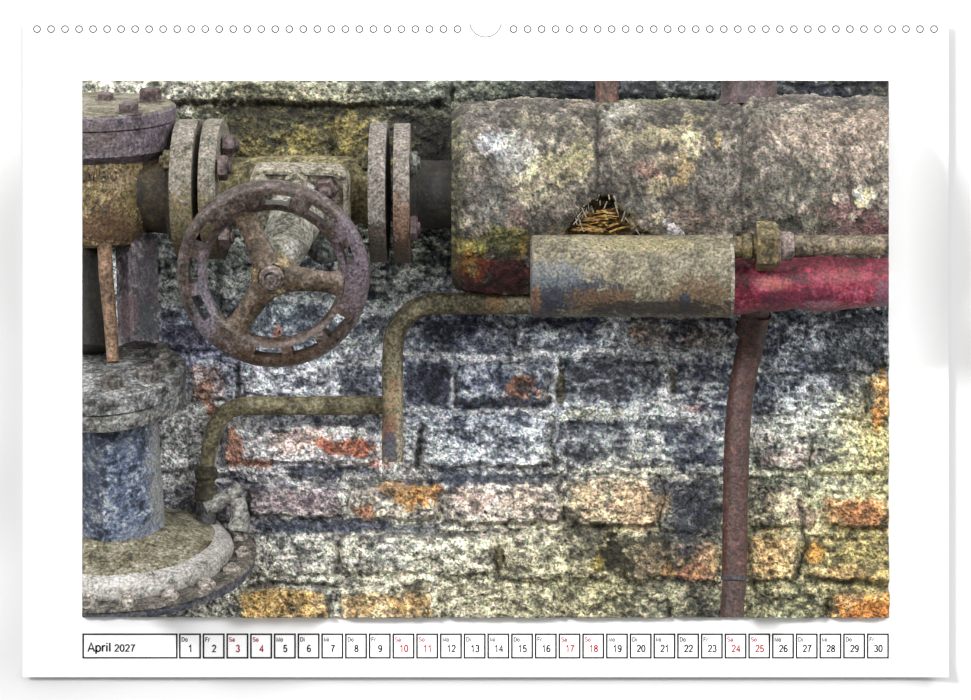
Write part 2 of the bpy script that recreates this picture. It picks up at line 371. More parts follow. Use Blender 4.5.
    Z = [  # stains and bare patches, plus shade bands painted beneath brick courses
        (236, 448, 9, 22, (205, 130, 100), .8, .35), (255, 463, 26, 6, (200, 125, 95), .75, .4), (300, 440, 34, 12, (215, 175, 160), .6, .5), (352, 448, 32, 8, (190, 98, 66), .85, .5), (325, 443, 12, 6, (196, 110, 78), .8, .5), (380, 463, 10, 6, (180, 90, 70), .6, .5),
        (255, 436, 18, 20, (222, 220, 220), .7, .4), (522, 388, 20, 14, (190, 118, 78), .75, .6), (524, 388, 9, 8, (70, 68, 72), .7, .4), (495, 402, 50, 6, (50, 56, 70), .8, .5),
        (408, 497, 16, 11, (192, 132, 62), .8, .55), (424, 495, 16, 12, (196, 130, 58), .8, .5), (366, 512, 10, 8, (180, 112, 72), .75, .4), (392, 488, 14, 8, (186, 128, 70), .7, .5), (475, 500, 22, 12, (205, 165, 150), .6, .5), (475, 506, 6, 7, (70, 66, 62), .7, .4), (520, 500, 22, 12, (216, 186, 160), .5, .5),
        (360, 472, 34, 6, (64, 70, 90), .7, .5), (440, 478, 60, 7, (58, 66, 86), .75, .5), (320, 526, 80, 8, (62, 70, 90), .8, .4), (430, 530, 70, 6, (72, 76, 84), .65, .4), (520, 478, 40, 6, (66, 72, 84), .65, .5),
        (640, 505, 28, 22, (216, 174, 128), .65, .5), (585, 502, 18, 18, (220, 182, 138), .6, .5), (660, 488, 12, 8, (60, 64, 78), .7, .6), (685, 530, 16, 22, (56, 60, 74), .7, .6), (690, 500, 20, 18, (64, 68, 84), .6, .6), (678, 490, 30, 4, (190, 180, 165), .3, .5),
        (612, 555, 9, 22, (40, 34, 18), .95, .35), (605, 530, 12, 6, (62, 55, 36), .7, .4), (622, 565, 7, 12, (55, 48, 22), .8, .4), (598, 562, 6, 9, (180, 150, 50), .6, .5), (572, 520, 12, 16, (96, 92, 74), .7, .5), (499, 558, 6, 18, (70, 62, 30), .85, .3), (648, 560, 20, 15, (128, 108, 78), .6, .5), (668, 572, 10, 8, (205, 150, 88), .75, .4), (694, 572, 16, 10, (205, 140, 98), .75, .5), (715, 560, 8, 14, (205, 165, 100), .6, .5),
        (770, 555, 24, 22, (214, 165, 100), .5, .6), (815, 552, 11, 10, (222, 156, 58), .85, .4), (846, 572, 30, 8, (208, 150, 92), .5, .5), (872, 566, 9, 9, (108, 100, 62), .7, .5), (862, 556, 24, 12, (190, 172, 98), .5, .5), (858, 512, 26, 14, (186, 118, 66), .8, .45), (800, 515, 18, 12, (205, 168, 140), .55, .5), (775, 500, 14, 12, (190, 160, 130), .4, .5),
        (868, 612, 36, 12, (216, 128, 44), .9, .4), (845, 600, 14, 10, (196, 150, 96), .6, .5), (877, 420, 6, 16, (205, 128, 46), .85, .4), (884, 385, 7, 18, (200, 142, 72), .7, .5), (862, 400, 14, 10, (150, 148, 120), .6, .5), (874, 445, 14, 20, (216, 198, 120), .6, .5), (845, 470, 40, 8, (222, 214, 150), .55, .5), (790, 458, 30, 9, (186, 158, 150), .5, .5), (800, 432, 24, 4, (190, 184, 160), .4, .5),
        (650, 335, 22, 10, (188, 160, 140), .5, .6), (590, 322, 8, 8, (100, 115, 160), .7, .4), (700, 340, 22, 10, (170, 150, 140), .5, .5), (693, 409, 10, 5, (180, 120, 112), .6, .5), (640, 330, 12, 6, (196, 160, 136), .5, .5), (855, 345, 30, 30, (70, 76, 82), .45, .7), (830, 355, 50, 10, (46, 52, 60), .5, .6),
        (560, 385, 5, 22, (72, 62, 28), .75, .3), (672, 384, 5, 16, (76, 68, 38), .7, .3), (628, 362, 34, 5, (46, 46, 52), .6, .5), (600, 415, 40, 8, (196, 190, 155), .55, .5), (650, 424, 60, 5, (56, 62, 70), .55, .5), (590, 425, 30, 7, (54, 60, 72), .6, .5), (556, 440, 5, 26, (120, 128, 145), .7, .4), (430, 385, 24, 20, (62, 66, 84), .55, .6), (470, 345, 40, 9, (62, 68, 84), .5, .6), (440, 335, 24, 10, (60, 66, 80), .5, .6),
        (206, 392, 8, 16, (196, 138, 108), .75, .5), (212, 410, 6, 8, (190, 110, 80), .7, .4), (278, 333, 5, 7, (190, 120, 100), .8, .4), (186, 340, 18, 16, (70, 66, 88), .7, .5), (255, 312, 26, 20, (62, 72, 86), .6, .6), (310, 320, 24, 14, (74, 84, 98), .6, .6), (345, 330, 22, 8, (54, 60, 74), .7, .5), (375, 325, 26, 9, (58, 64, 78), .65, .5), (360, 296, 26, 6, (48, 54, 64), .7, .5), (205, 300, 26, 8, (68, 74, 90), .6, .5),
        (270, 600, 30, 12, (212, 168, 92), .6, .5), (362, 605, 16, 10, (196, 152, 88), .6, .5), (410, 605, 20, 12, (190, 146, 82), .6, .5), (250, 640, 40, 8, (200, 160, 90), .5, .4), (300, 502, 36, 11, (160, 138, 142), .6, .5), (295, 515, 24, 5, (178, 172, 168), .6, .5), (385, 555, 22, 12, (205, 204, 196), .5, .5), (298, 565, 5, 9, (84, 82, 78), .7, .4),
        (300, 110, 110, 7, (38, 34, 16), .6, .5), (190, 135, 22, 30, (70, 70, 44), .5, .6), (250, 150, 20, 18, (120, 104, 44), .6, .6), (300, 140, 20, 16, (140, 122, 50), .6, .6), (350, 125, 20, 12, (150, 130, 60), .55, .6), (245, 125, 30, 16, (48, 42, 18), .6, .6),
    ]
    for i, z in enumerate(Z): col = blob(col, x, y, *z, seed=i % 13, sc=10)
    RG = [((556, 354), (668, 352)), ((668, 354), (738, 350)), ((556, 356), (553, 408)), ((664, 356), (668, 408)), ((600, 408), (738, 418)), ((404, 412), (550, 414)), ((404, 356), (520, 358)), ((553, 414), (552, 470)), ((560, 470), (720, 474)), ((752, 422), (846, 422)), ((752, 474), (888, 468)), ((250, 580), (438, 579)), ((335, 584), (337, 617)), ((437, 580), (439, 617)), ((346, 470), (346, 520)), ((350, 476), (440, 474)), ((520, 354), (624, 352)), ((452, 362), (456, 408)), ((385, 418), (380, 470)), ((230, 404), (380, 399)), ((228, 470), (290, 474)), ((630, 420), (636, 460)), ((240, 580), (236, 617)), ((440, 527), (560, 527)), ((672, 584), (676, 617))]
    for i, (p, q) in enumerate(RG):
        p = np.array(p, float); q = np.array(q, float); dd = q - p; L2 = (dd ** 2).sum()
        tt = np.clip(((wx - p[0]) * dd[0] + (wy - p[1]) * dd[1]) / L2, 0, 1)
        ds = np.sqrt((wx - p[0] - tt * dd[0]) ** 2 + (wy - p[1] - tt * dd[1]) ** 2)
        m = np.exp(-(ds / 4.2) ** 2) * sst(.25, .5, fbm(x, y, 14, 3, 30 + i)); H = H + 4.5 * m
        col = col * (1 - .75 * m[..., None]) + np.clip(Lc * 1.1, 0, 245) * .75 * m[..., None]
    # dark hairline joints, drawn as narrow grooves too
    CR = [((236, 365), (236, 402)), ((420, 428), (418, 465)), ((553, 420), (553, 470)), ((798, 500), (802, 545)), ((806, 542), (796, 578)), ((806, 578), (888, 586)), ((456, 368), (458, 405)), ((518, 318), (518, 345)), ((248, 486), (246, 515)), ((700, 478), (756, 478)), ((690, 582), (640, 585)), ((340, 585), (250, 585))]
    for i, (p, q) in enumerate(CR):
        p = np.array(p, float); q = np.array(q, float); dd = q - p; L2 = (dd ** 2).sum()
        tt = np.clip(((wx - p[0]) * dd[0] + (wy - p[1]) * dd[1]) / L2, 0, 1)
        ds = np.sqrt((wx - p[0] - tt * dd[0]) ** 2 + (wy - p[1] - tt * dd[1]) ** 2)
        m = np.exp(-(ds / 2.3) ** 2); H = H - 5 * m
        col = col * (1 - 0.6 * m[..., None]) + np.array((48, 46, 40), float) * 0.6 * m[..., None]
    fine = 1.0 + 0.55 * (n3 - 0.5) + 0.55 * (n4 - 0.5)
    col = col * fine[..., None]
    spark = sst(0.66, 0.8, fbm(x * .8, y, 5, 2, 71)) * sst(.42, .6, n1); col = col + spark[..., None] * np.array((34, 34, 32), float)
    soot = sst(0.62, 0.78, fbm(x * .7, y, 7, 3, 77)); col = col * (1 - .3 * soot[..., None])
    H = np.clip(H, 1.5, 26)
    fk = fbm(x * .8, y, 21, 5, 91); ek = np.exp(-((fk - .5) / .011) ** 2) + np.exp(-((fk - .62) / .010) ** 2)
    col = col * (1 - .42 * ek[..., None]); H = np.clip(H - 1.6 * ek + 1.8 * sst(.5, .52, fk), 1.5, 28)
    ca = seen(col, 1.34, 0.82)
    k = S * (D - 8 * S) / D
    pos = np.stack([(x - 485.5) * k, -H * S, (350 - y) * k], -1)
    # skirt back to the page
    def ring(a):
        return a
    pad = np.pad(pos, ((1, 1), (1, 1), (0, 0)), mode='edge'); cp = np.pad(ca, ((1, 1), (1, 1), (0, 0)), mode='edge')
    pad[0, :, 1] = pad[-1, :, 1] = 0.004; pad[:, 0, 1] = pad[:, -1, 1] = 0.004
    pad[0, :, 0] = (X0 - 485.5) * S; pad[-1, :, 0] = (X1 - 485.5) * S; pad[:, 0, 2] = (350 - Y0) * S; pad[:, -1, 2] = (350 - Y1) * S
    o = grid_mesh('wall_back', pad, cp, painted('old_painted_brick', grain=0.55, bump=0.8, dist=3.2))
    tag(o, kind='structure')
build_wall()

# ================================================================== CALENDAR
PAPER = plain('white_paper', (0.9, 0.9, 0.9)); INK = plain('black_ink', (0.006, 0.006, 0.006)); RED = plain('red_ink', (0.30, 0.008, 0.02)); GREY = plain('grey_line', (0.06, 0.06, 0.06)); PALE = plain('pale_grey_line', (0.16, 0.16, 0.16))
cal = thing('wall_calendar', 'white wall calendar sheet for April 2027 with punched top edge and day boxes', 'calendar', P(485.5, 677, 0))
def lift(px, py):
    r = max(0.0, (px - 905) / 43.5); b = max(0.0, (py - 657) / 20.0)
    return 6 + 11 * r * r + 7 * b * b
LIFT0 = 0.0
bm = B()
xs = [23 + i * (882 / 30) for i in range(31)] + [905 + 43.5 * i / 14 for i in range(1, 15)]
ys = [23 + i * (634 / 20) for i in range(21)] + [657 + 20 * i / 10 for i in range(1, 11)]
def pagept(px, py, off):
    d = lift(px, py) - 6
    return P(px, py, d) + Vector((0, off, 0))
for off in (0.0, 0.003):
    gv = [[bm.verts.new(pagept(a, b, off)) for b in ys] for a in xs]
    for i in range(len(xs) - 1):
        for j in range(len(ys) - 1): bm.faces.new((gv[i][j], gv[i + 1][j], gv[i + 1][j + 1], gv[i][j + 1]))
    if off == 0.0: g0 = gv
def strip(a, b):
    for i in range(len(a) - 1): bm.faces.new((a[i], a[i + 1], b[i + 1], b[i]))
strip(g0[0], gv[0]); strip(g0[-1], gv[-1]); strip([r[0] for r in g0], [r[0] for r in gv]); strip([r[-1] for r in g0], [r[-1] for r in gv])
obj('page', bm, PAPER, cal, docl=False)
def ringline(cx, cy, r, w, a0=0, a1=2 * PI, n=28):
    b = B(); full = abs(a1 - a0 - 2 * PI) < 1e-6
    vs = []
    for i in range(n + (0 if full else 1)):
        a = a0 + (a1 - a0) * i / n
        q = []
        for (rr, d) in ((r - w / 2, 0), (r - w / 2, 0.35), (r + w / 2, 0.35), (r + w / 2, 0)):
            px, py = cx + rr * math.cos(a), cy + rr * math.sin(a)
            q.append(b.verts.new(P(px, py, lift(px, py) - 6 + d)))
        vs.append(q)
    m = len(vs)
    for i in range(m if full else m - 1):
        p, q = vs[i], vs[(i + 1) % m]
        for k in range(4): b.faces.new((p[k], p[(k + 1) % 4], q[(k + 1) % 4], q[k]))
    return b
for k in range(65):
    if k in (31, 32, 33): continue
    obj('punched_hole', ringline(37 + 14.016 * k, 29, 3.35, 1.2), GREY, cal, docl=False)
obj('thumb_cutout', ringline(485.5, 21.0, 15.9, 1.0, 0.14, PI - 0.14), PALE, cal, docl=False)
def boxline(x0, y0, x1, y1, w):
    b = B()
    o_ = [(x0, y0), (x1, y0), (x1, y1), (x0, y1)]; i_ = [(x0 + w, y0 + w), (x1 - w, y0 + w), (x1 - w, y1 - w), (x0 + w, y1 - w)]
    def mk(ps, d): return [b.verts.new(P(a, c, d + (lift(a, c) - 6))) for a, c in ps]
    O0, I0, O1, I1 = mk(o_, 0), mk(i_, 0), mk(o_, 0.35), mk(i_, 0.35)
    for k in range(4):
        j = (k + 1) % 4
        b.faces.new((O1[k], O1[j], I1[j], I1[k])); b.faces.new((O0[k], O0[j], O1[j], O1[k])); b.faces.new((I0[k], I0[j], I1[j], I1[k])); b.faces.new((O0[k], O0[j], I0[j], I0[k]))
    return b
def arc(cx, cy, rx, ry, a0, a1, n=14):
    return [(cx + rx * math.cos(math.radians(a0 + (a1 - a0) * i / n)), cy + ry * math.sin(math.radians(a0 + (a1 - a0) * i / n))) for i in range(n + 1)]
GLYPH = {   # width, strokes; cap height 1
    '0': (.56, [arc(.28, .49, .22, .46, 0, 360, 24)]), '1': (.56, [[(.1, .70), (.24, .80), (.33, .97), (.33, 0)]]),
    '2': (.56, [arc(.28, .70, .21, .25, 175, -35) + [(.07, .05), (.52, .05)]]),
    '3': (.56, [arc(.27, .73, .19, .21, 165, -80), arc(.27, .27, .22, .24, 82, -165)]),
    '4': (.56, [[(.41, 0), (.41, .93), (.05, .29), (.55, .29)]]), '5': (.56, [[(.49, .92), (.15, .92), (.09, .48)] + arc(.27, .30, .22, .27, 130, -160)]),
    '6': (.56, [arc(.28, .29, .21, .25, 0, 360, 20), arc(.31, .45, .24, .48, 50, 185)]), '7': (.56, [[(.05, .91), (.51, .91), (.3, .5), (.2, 0)]]),
    '8': (.56, [arc(.28, .73, .18, .20, 0, 360, 18), arc(.28, .26, .22, .22, 0, 360, 18)]), '9': (.56, [arc(.28, .66, .21, .26, 0, 360, 20), arc(.25, .5, .24, .47, 5, -130)]),
    'A': (.66, [[(.02, 0), (.33, .97), (.64, 0)], [(.14, .31), (.52, .31)]]), 'p': (.56, [[(.08, .7), (.08, -.27)], arc(.29, .34, .21, .33, 0, 360, 20)]),
    'r': (.34, [[(.08, 0), (.08, .7)], arc(.31, .42, .23, .25, 180, 75, 8)]), 'i': (.22, [[(.1, 0), (.1, .7)], [(.1, .86), (.1, .98)]]), 'l': (.22, [[(.1, 0), (.1, .98)]]),
    'D': (.72, [[(.1, .05), (.1, .93), (.3, .93)] + arc(.3, .49, .34, .44, 90, -90) + [(.1, .05)]]), 'o': (.56, [arc(.28, .35, .21, .32, 0, 360, 20)]),
    'F': (.6, [[(.1, 0), (.1, .93), (.56, .93)], [(.1, .5), (.48, .5)]]), 'S': (.66, [arc(.33, .71, .23, .22, 25, 265), arc(.33, .27, .25, .23, 85, -160)]),
    'a': (.56, [arc(.25, .2, .18, .17, 0, 360, 16), [(.46, 0), (.45, .45)] + arc(.26, .47, .19, .2, 0, 165, 10)]), 'M': (.82, [[(.09, 0), (.09, .95), (.41, .1), (.73, .95), (.73, 0)]]),
    'B': (.62, [[(.1, .05), (.1, .93), (.3, .93)] + arc(.3, .71, .2, .22, 90, -90) + arc(.32, .27, .24, .22, 90, -90) + [(.1, .05)], [(.1, .49), (.3, .49)]]), 'O': (.74, [arc(.37, .49, .31, .46, 0, 360, 24)]),
}
def strokes(s, wt, gap=.07):
    """lettering as ribbons: list of quads-strips [(left, right), ...] in cap heights"""
    out = []; x = 0
    for ch in s:
        w_, st = GLYPH[ch]
        for pl in st:
            n = len(pl); closed = n > 8 and math.hypot(pl[0][0] - pl[-1][0], pl[0][1] - pl[-1][1]) < 1e-3
            rib = []
            for i in range(n):
                p, c_, q = pl[i - 1] if i else (pl[-2] if closed else None), pl[i], pl[i + 1] if i < n - 1 else (pl[1] if closed else None)
                t1 = ((c_[0] - p[0]), (c_[1] - p[1])) if p else (q[0] - c_[0], q[1] - c_[1]); t2 = ((q[0] - c_[0]), (q[1] - c_[1])) if q else t1
                l1 = math.hypot(*t1) or 1; l2 = math.hypot(*t2) or 1
                n1_ = (-t1[1] / l1, t1[0] / l1); n2_ = (-t2[1] / l2, t2[0] / l2); m = (n1_[0] + n2_[0], n1_[1] + n2_[1]); ml = max(.5, math.hypot(*m)); m = (m[0] / ml, m[1] / ml)
                sc_ = min(1.8, 1 / max(.4, m[0] * n1_[0] + m[1] * n1_[1])) * wt / 2
                rib.append(((x + c_[0] + m[0] * sc_, c_[1] + m[1] * sc_), (x + c_[0] - m[0] * sc_, c_[1] - m[1] * sc_)))
            out.append(rib)
        x += w_ + gap
    return out, x - gap
def put_text(name, s, cap, px, py, mat, parent, align='l', wt=.165, wd=None):
    rb, w_ = strokes(s, wt); sx = wd / w_ if wd else cap
    x0 = px if align == 'l' else px - w_ * sx / 2
    b = B()
    for rib in rb:
        vs = [[b.verts.new(P(x0 + q[0] * sx, py - q[1] * cap, h)) for q, h in ((l_, .05), (l_, .35), (r_, .35), (r_, .05))] for l_, r_ in rib]
        for A_, B_ in zip(vs[:-1], vs[1:]):
            for k_ in range(4): b.faces.new((A_[k_], A_[(k_ + 1) % 4], B_[(k_ + 1) % 4], B_[k_]))
        b.faces.new(vs[0]); b.faces.new(vs[-1][::-1])
    return obj(name, b, mat, parent, docl=False, smooth=False)
mb = obj('month_box', boxline(82.3, 633.4, 177.6, 658.6, 1.6), INK, cal, docl=False, smooth=False); mb['label'] = 'long box with the month April 2027'
put_text('month_name', 'April', 9.0, 87.8, 651.6, INK, mb, wd=23.2)
put_text('year_number', '2027', 7.3, 114.4, 651.6, INK, mb, wd=20.6)
WD = ['Do', 'Fr', 'Sa', 'So', 'Mo', 'Di', 'Mi']
for i in range(30):
    bx = 179.0 + 23.72 * i; red = WD[i % 7] in ('Sa', 'So'); mt = RED if red else INK
    bo = obj('day_box', boxline(bx, 633.4, bx + 22.0, 658.6, 1.6), INK, cal, docl=False, smooth=False)
    wd = put_text('weekday_name', WD[i % 7], 4.5, bx + 2.6, 641.6, mt, bo, wt=.17)
    dn = put_text('day_number', str(i + 1), 7.2, bx + 11.4, 652.0, mt, bo, align='c', wt=.18)
    if red: wd['label'] = 'red weekend day name'; dn['label'] = 'red weekend day number'

# ================================================================== LAGGED PIPE
def build_lagging():
    cyp, cd, = 197.0, 64.0
    t = thing('lagged_pipe', 'thick pipe wrapped in cracked flaking grey plaster lagging with a torn hole', 'pipe', P(670, 292, cd))
    nx, nt_ = 300, 230
    xs = np.linspace(452, 905, nx); th = np.linspace(0, 2 * PI, nt_, endpoint=False)
    x, a = np.meshgrid(xs, th, indexing='ij')          # a=0 top, pi/2 front, pi bottom
    R = 95.0 + 6.0 * sst(738, 752, x) * (1 - 0.55 * sst(760, 888, x)) - 9 * (1 - sst(450, 462, x)) - 2.0 * (1 - sst(462, 468, x)) + 2.0 * np.exp(-((x - 607) / 30) ** 2) * 0.6
    yy = cyp - R * np.cos(a)                            # as seen from the front
    s = a * 95
    n1 = fbm(x, s, 40, 4, 3); n2 = fbm(x, s, 12, 4, 4); n3 = fbm(x, s, 4, 2, 6)
    flake = sst(0.5, 0.56, fbm(x, s, 34, 5, 9))
    R = R + (n1 - .5) * 7 + (n2 - .5) * 4.5 + (n3 - .5) * 2.6 + flake * 1.8
    front = sst(0.0, 0.3, np.sin(a))
    wob = (fbm(x * 0 + 5, s, 18, 3, 15) - 0.5) * 9
    for (cx, y0, y1, dep, w) in ((597, 105, 225, 4.0, 1.8), (742, 112, 240, 3.0, 1.6), (530, 100, 135, 2, 1.5)):
        m = np.exp(-((x + wob * 0.6 - cx) / w) ** 2) * sst(y0, y0 + 10, yy) * (1 - sst(y1 - 10, y1, yy)); R = R - dep * m
    # fold lines around the torn place
    tri = np.clip((yy - 197) / 34, 0, 1.2); hx = 603 - 4 * tri
    dd = np.maximum(np.abs(x - hx) / (5 + 31 * tri), (199 - yy) / 5 + 1) + (fbm(x, s, 9, 4, 33) - .5) * .9
    hole = (1 - sst(0.72, 1.0, dd)) * front
    near = np.exp(-((x - 606) / 52) ** 2 - ((yy - 190) / 34) ** 2)
    R = R + near * (fbm(x, s * 0.25, 6, 3, 21) - 0.5) * 9 - hole * 22
    fq = fbm(x, s, 34, 5, 9); eq = np.exp(-((fq - .53) / .010) ** 2) + .8 * np.exp(-((fbm(x, s, 22, 4, 17) - .5) / .010) ** 2)
    R = R - 1.4 * eq
    # colour
    kd = K(cd) / (S * (D - (cd + R * np.sin(a)) * S) / D); xp, yp = x, yy
    x = 485.5 + (x - 485.5) * kd; yy = 350 + (yy - 350) * kd
    k1 = np.clip(0.47 + 1.0 * (n1 - .5) + 1.2 * (n2 - .5) + 1.0 * (n3 - .5), 0, 1)[..., None]
    d_ = np.array((66, 60, 50), float); l_ = np.array((160, 148, 132), float)
    right = sst(640, 760, x)[..., None]
    l_ = l_ * (1 - right) + np.array((160, 148, 132), float) * right
    d_ = d_ * (1 - right) + np.array((92, 84, 74), float) * right
    col = d_ * (1 - k1) + l_ * k1
    BL = [
        (500, 145, 24, 12, (205, 208, 214), .75, .6), (520, 150, 20, 14, (222, 216, 200), .75, .6), (535, 180, 22, 22, (222, 208, 165), .8, .6), (512, 163, 18, 10, (200, 196, 190), .7, .6), (565, 165, 26, 16, (205, 190, 140), .75, .6), (580, 150, 14, 22, (196, 186, 130), .6, .6), (530, 120, 16, 7, (206, 196, 160), .6, .6), (556, 205, 26, 12, (190, 172, 150), .55, .6), (540, 195, 10, 8, (226, 214, 180), .7, .6),
        (490, 200, 18, 26, (112, 116, 110), .6, .6), (515, 220, 12, 18, (160, 128, 122), .6, .5), (555, 130, 26, 16, (112, 106, 90), .6, .6), (480, 120, 20, 10, (140, 128, 126), .5, .6), (470, 165, 10, 30, (132, 124, 104), .5, .6), (476, 190, 12, 20, (150, 132, 128), .5, .6),
        (665, 135, 40, 10, (202, 188, 140), .75, .6), (690, 140, 14, 16, (222, 206, 160), .75, .6), (672, 160, 26, 9, (212, 190, 150), .65, .6), (645, 170, 20, 10, (168, 120, 108), .65, .5), (685, 172, 14, 16, (206, 172, 110), .7, .6), (660, 185, 12, 10, (196, 178, 130), .6, .5), (625, 110, 14, 10, (196, 190, 172), .6, .6), (610, 115, 10, 18, (176, 178, 165), .5, .6), (632, 150, 24, 14, (126, 118, 96), .6, .6), (718, 138, 6, 10, (206, 182, 110), .7, .5), (695, 118, 20, 4, (196, 184, 120), .6, .6), (655, 100, 60, 6, (140, 138, 96), .6, .6), (640, 205, 26, 10, (124, 122, 110), .6, .6), (662, 218, 14, 10, (208, 190, 150), .5, .6), (676, 180, 6, 5, (226, 190, 120), .8, .4),
        (700, 220, 30, 12, (150, 122, 104), .6, .6), (715, 180, 24, 24, (146, 138, 126), .5, .6), (800, 130, 50, 18, (160, 138, 120), .5, .7), (850, 150, 40, 30, (164, 142, 124), .5, .7), (790, 190, 40, 24, (136, 134, 116), .5, .7), (850, 215, 44, 18, (158, 108, 104), .6, .6), (880, 230, 22, 12, (160, 88, 96), .6, .6), (800, 222, 60, 8, (96, 98, 80), .6, .6), (822, 205, 14, 10, (92, 92, 74), .5, .6), (872, 120, 24, 14, (150, 126, 106), .5, .6), (760, 115, 20, 10, (150, 142, 124), .5, .6), (756, 148, 6, 2, (52, 48, 40), .8, .3), (752, 170, 10, 4, (86, 88, 68), .6, .5),
        (864, 194, 14, 7.5, (250, 232, 186), 1, .13), (861, 203, 7, 6, (246, 228, 180), 1, .13), (836, 198, 4, 6, (236, 214, 186), 1, .2), (854, 216, 3, 4, (214, 200, 170), .9, .4), (882, 212, 3, 3, (206, 196, 170), .9, .4),
        (470, 248, 24, 12, (150, 138, 50), .85, .5), (505, 240, 26, 14, (122, 120, 52), .8, .5), (520, 250, 10, 12, (176, 132, 40), .7, .5), (470, 270, 26, 20, (165, 62, 26), .95, .4), (510, 276, 26, 16, (88, 24, 24), .95, .4), (472, 262, 8, 14, (212, 150, 40), .8, .6), (455, 252, 5, 16, (216, 178, 50), .8, .4), (473, 270, 4, 8, (226, 196, 120), .8, .5), (480, 288, 50, 6, (82, 22, 22), .8, .4), (510, 255, 16, 5, (70, 66, 30), .7, .5),
    ]
    for i, z in enumerate(BL): col = blob(col, x, yy, *z, seed=i % 11, sc=11)
    endc = (1 - sst(452, 470, x))[..., None]; col = col * (1 - .75 * endc) + np.array((92, 90, 58), float) * .75 * endc * (0.6 + .8 * k1)
    col = col * (1 - .42 * np.clip(eq, 0, 1)[..., None]) * (.92 + .22 * flake[..., None])
    for cx, a0, a1, am in ((597, 108, 200, .75), (742, 105, 236, .6), (531, 104, 140, .4)):
        m = np.exp(-((x + wob * .6 - cx) / 1.7) ** 2) * sst(a0, a0 + 8, yy) * (1 - sst(a1 - 8, a1, yy)) * am
        col = col * (1 - m[..., None]) + np.array((40, 36, 30), float) * m[..., None]
    red_ = sst(240, 252, yy + (n2 - .5) * 20)[..., None]
    edge = np.exp(-((dd - 1.05) / 0.18) ** 2)[..., None] * front[..., None]
    col = col * (1 - .5 * edge) + np.array((120, 96, 40), float) * .5 * edge
    hc = hole[..., None]; hk = np.clip(.5 + 2.2 * (fbm(x * .35, s, 5, 3, 41) - .5), 0, 1)[..., None]
    col = col * (1 - hc) + (np.array((46, 34, 12), float) * (1 - hk) + np.array((190, 140, 48), float) * hk) * hc
    x = xp
    k = K(cd)
    yc = -cd * S; zc = (350 - cyp) * k
    pos = np.stack([(x - 485.5) * k, yc - R * np.sin(a) * k, zc + R * np.cos(a) * k], -1)
    # perspective of the nearer front is left to the lens
    col = col * (1 + .6 * (n3 - .5) + .35 * (n2 - .5))[..., None]
    grid_mesh('lagging', pos, seen(col, 2.1), painted('cracked_plaster_lagging', grain=0.5, bump=0.7, dist=2.5), t, wrap=True, docl=True)
    # loose fibres in the tear
    b = B(); r_ = random.Random(3)
    for i in range(30):
        py = 203 + 28 * math.sqrt(r_.random()); hw_ = 3 + 26 * (py - 199) / 34; px = 600 + r_.uniform(-hw_, hw_ * .75); ln = r_.uniform(8, 26); sl = r_.uniform(-.3, .22)
        w = r_.uniform(.5, 1.1)
        dz = lambda yv: cd + math.sqrt(max(0, 95 ** 2 - (yv - cyp) ** 2)) - 10
        pts = [P(px + ln * u, py + sl * ln * u + r_.uniform(-1, 1), dz(py) + r_.uniform(-4, 5)) for u in (-.5, -.2, .15, .5)]
        tube(b, smooth_path(pts, 4), w * S, seg=6)
    fib = obj('insulation_fibre', b, grunge('straw_fibre', [(70, 48, 12), (190, 132, 42), (226, 186, 96)], f=12, rough=.9, grain=.3), t)
    b = B()
    for i in range(26):
        sd = r_.choice((-1, 1)); u0 = r_.random()
        px = 603 + sd * (3 + 30 * u0) + r_.uniform(-3, 6); py = 198 + 26 * u0 + r_.uniform(-8, 3)
        ln = r_.uniform(5, 15); dx = sd * r_.uniform(-.5, .9) * ln
        pts = [P(px + dx * u, py + ln * u, dz(py + ln * u) + r_.uniform(5, 9)) for u in (0, .35, .7, 1)]
        tube(b, smooth_path(pts, 4), r_.uniform(.4, .75) * S, seg=6)
    fr_ = obj('frayed_cloth', b, grunge('grey_frayed_cloth', [(96, 88, 74), (156, 146, 126), (200, 190, 168)], f=10, rough=.9, grain=.3), t)
    tag(fr_, 'grey frayed cloth threads round the torn hole', kind='stuff')
    tag(fib, 'yellow straw fibre showing in the torn hole', kind='stuff')
    b = B()
    lump = [P(664, 222, cd + 99), P(670, 227, cd + 103), P(677, 232, cd + 108), P(684, 237, cd + 112)]
    tube(b, smooth_path(lump, 5), [S * v for v in (2, 3, 4.5, 4, 3.5, 4.5, 6, 5.5, 4.5, 4, 5, 5.5, 4.5, 3.2, 2.4, 1.5)], seg=18, rough=S * 3.2, rs=3.5)
    o = obj('plaster_lump', b, grunge('loose_plaster', [(110, 96, 92), (196, 184, 182), (226, 220, 222)], f=5), t)
    o['label'] = 'pale loose scrap of plaster'
build_lagging()

# risers above the lagged pipe
RUST = grunge('rust_brown_paint', [(40, 20, 16), (112, 70, 52), (150, 100, 78)], f=10, rough=.6)
b = B(); tube(b, [P(607, 60, 64), P(607, 80, 64), P(607, 100, 64), P(607, 104, 64)], K(64) * 11.5, seg=32)
tag(obj('riser_pipe', b, RUST, base=P(607, 100, 64)), 'thin rust brown pipe stub rising from the top of the plaster lagging', 'pipe')
b = B(); tube(b, [P(749, 60, 64), P(749, 95, 64), P(749, 100, 64), P(749, 105, 64)], [K(64) * 28, K(64) * 28, K(64) * 30, K(64) * 33], seg=48)
tag(obj('riser_pipe', b, grunge('dark_brown_paint', [(26, 16, 16), (84, 56, 52), (118, 86, 88)], f=12, rough=.55), base=P(749, 100, 64)), 'wide dark brown pipe stub rising from the top of the plaster lagging', 'pipe')

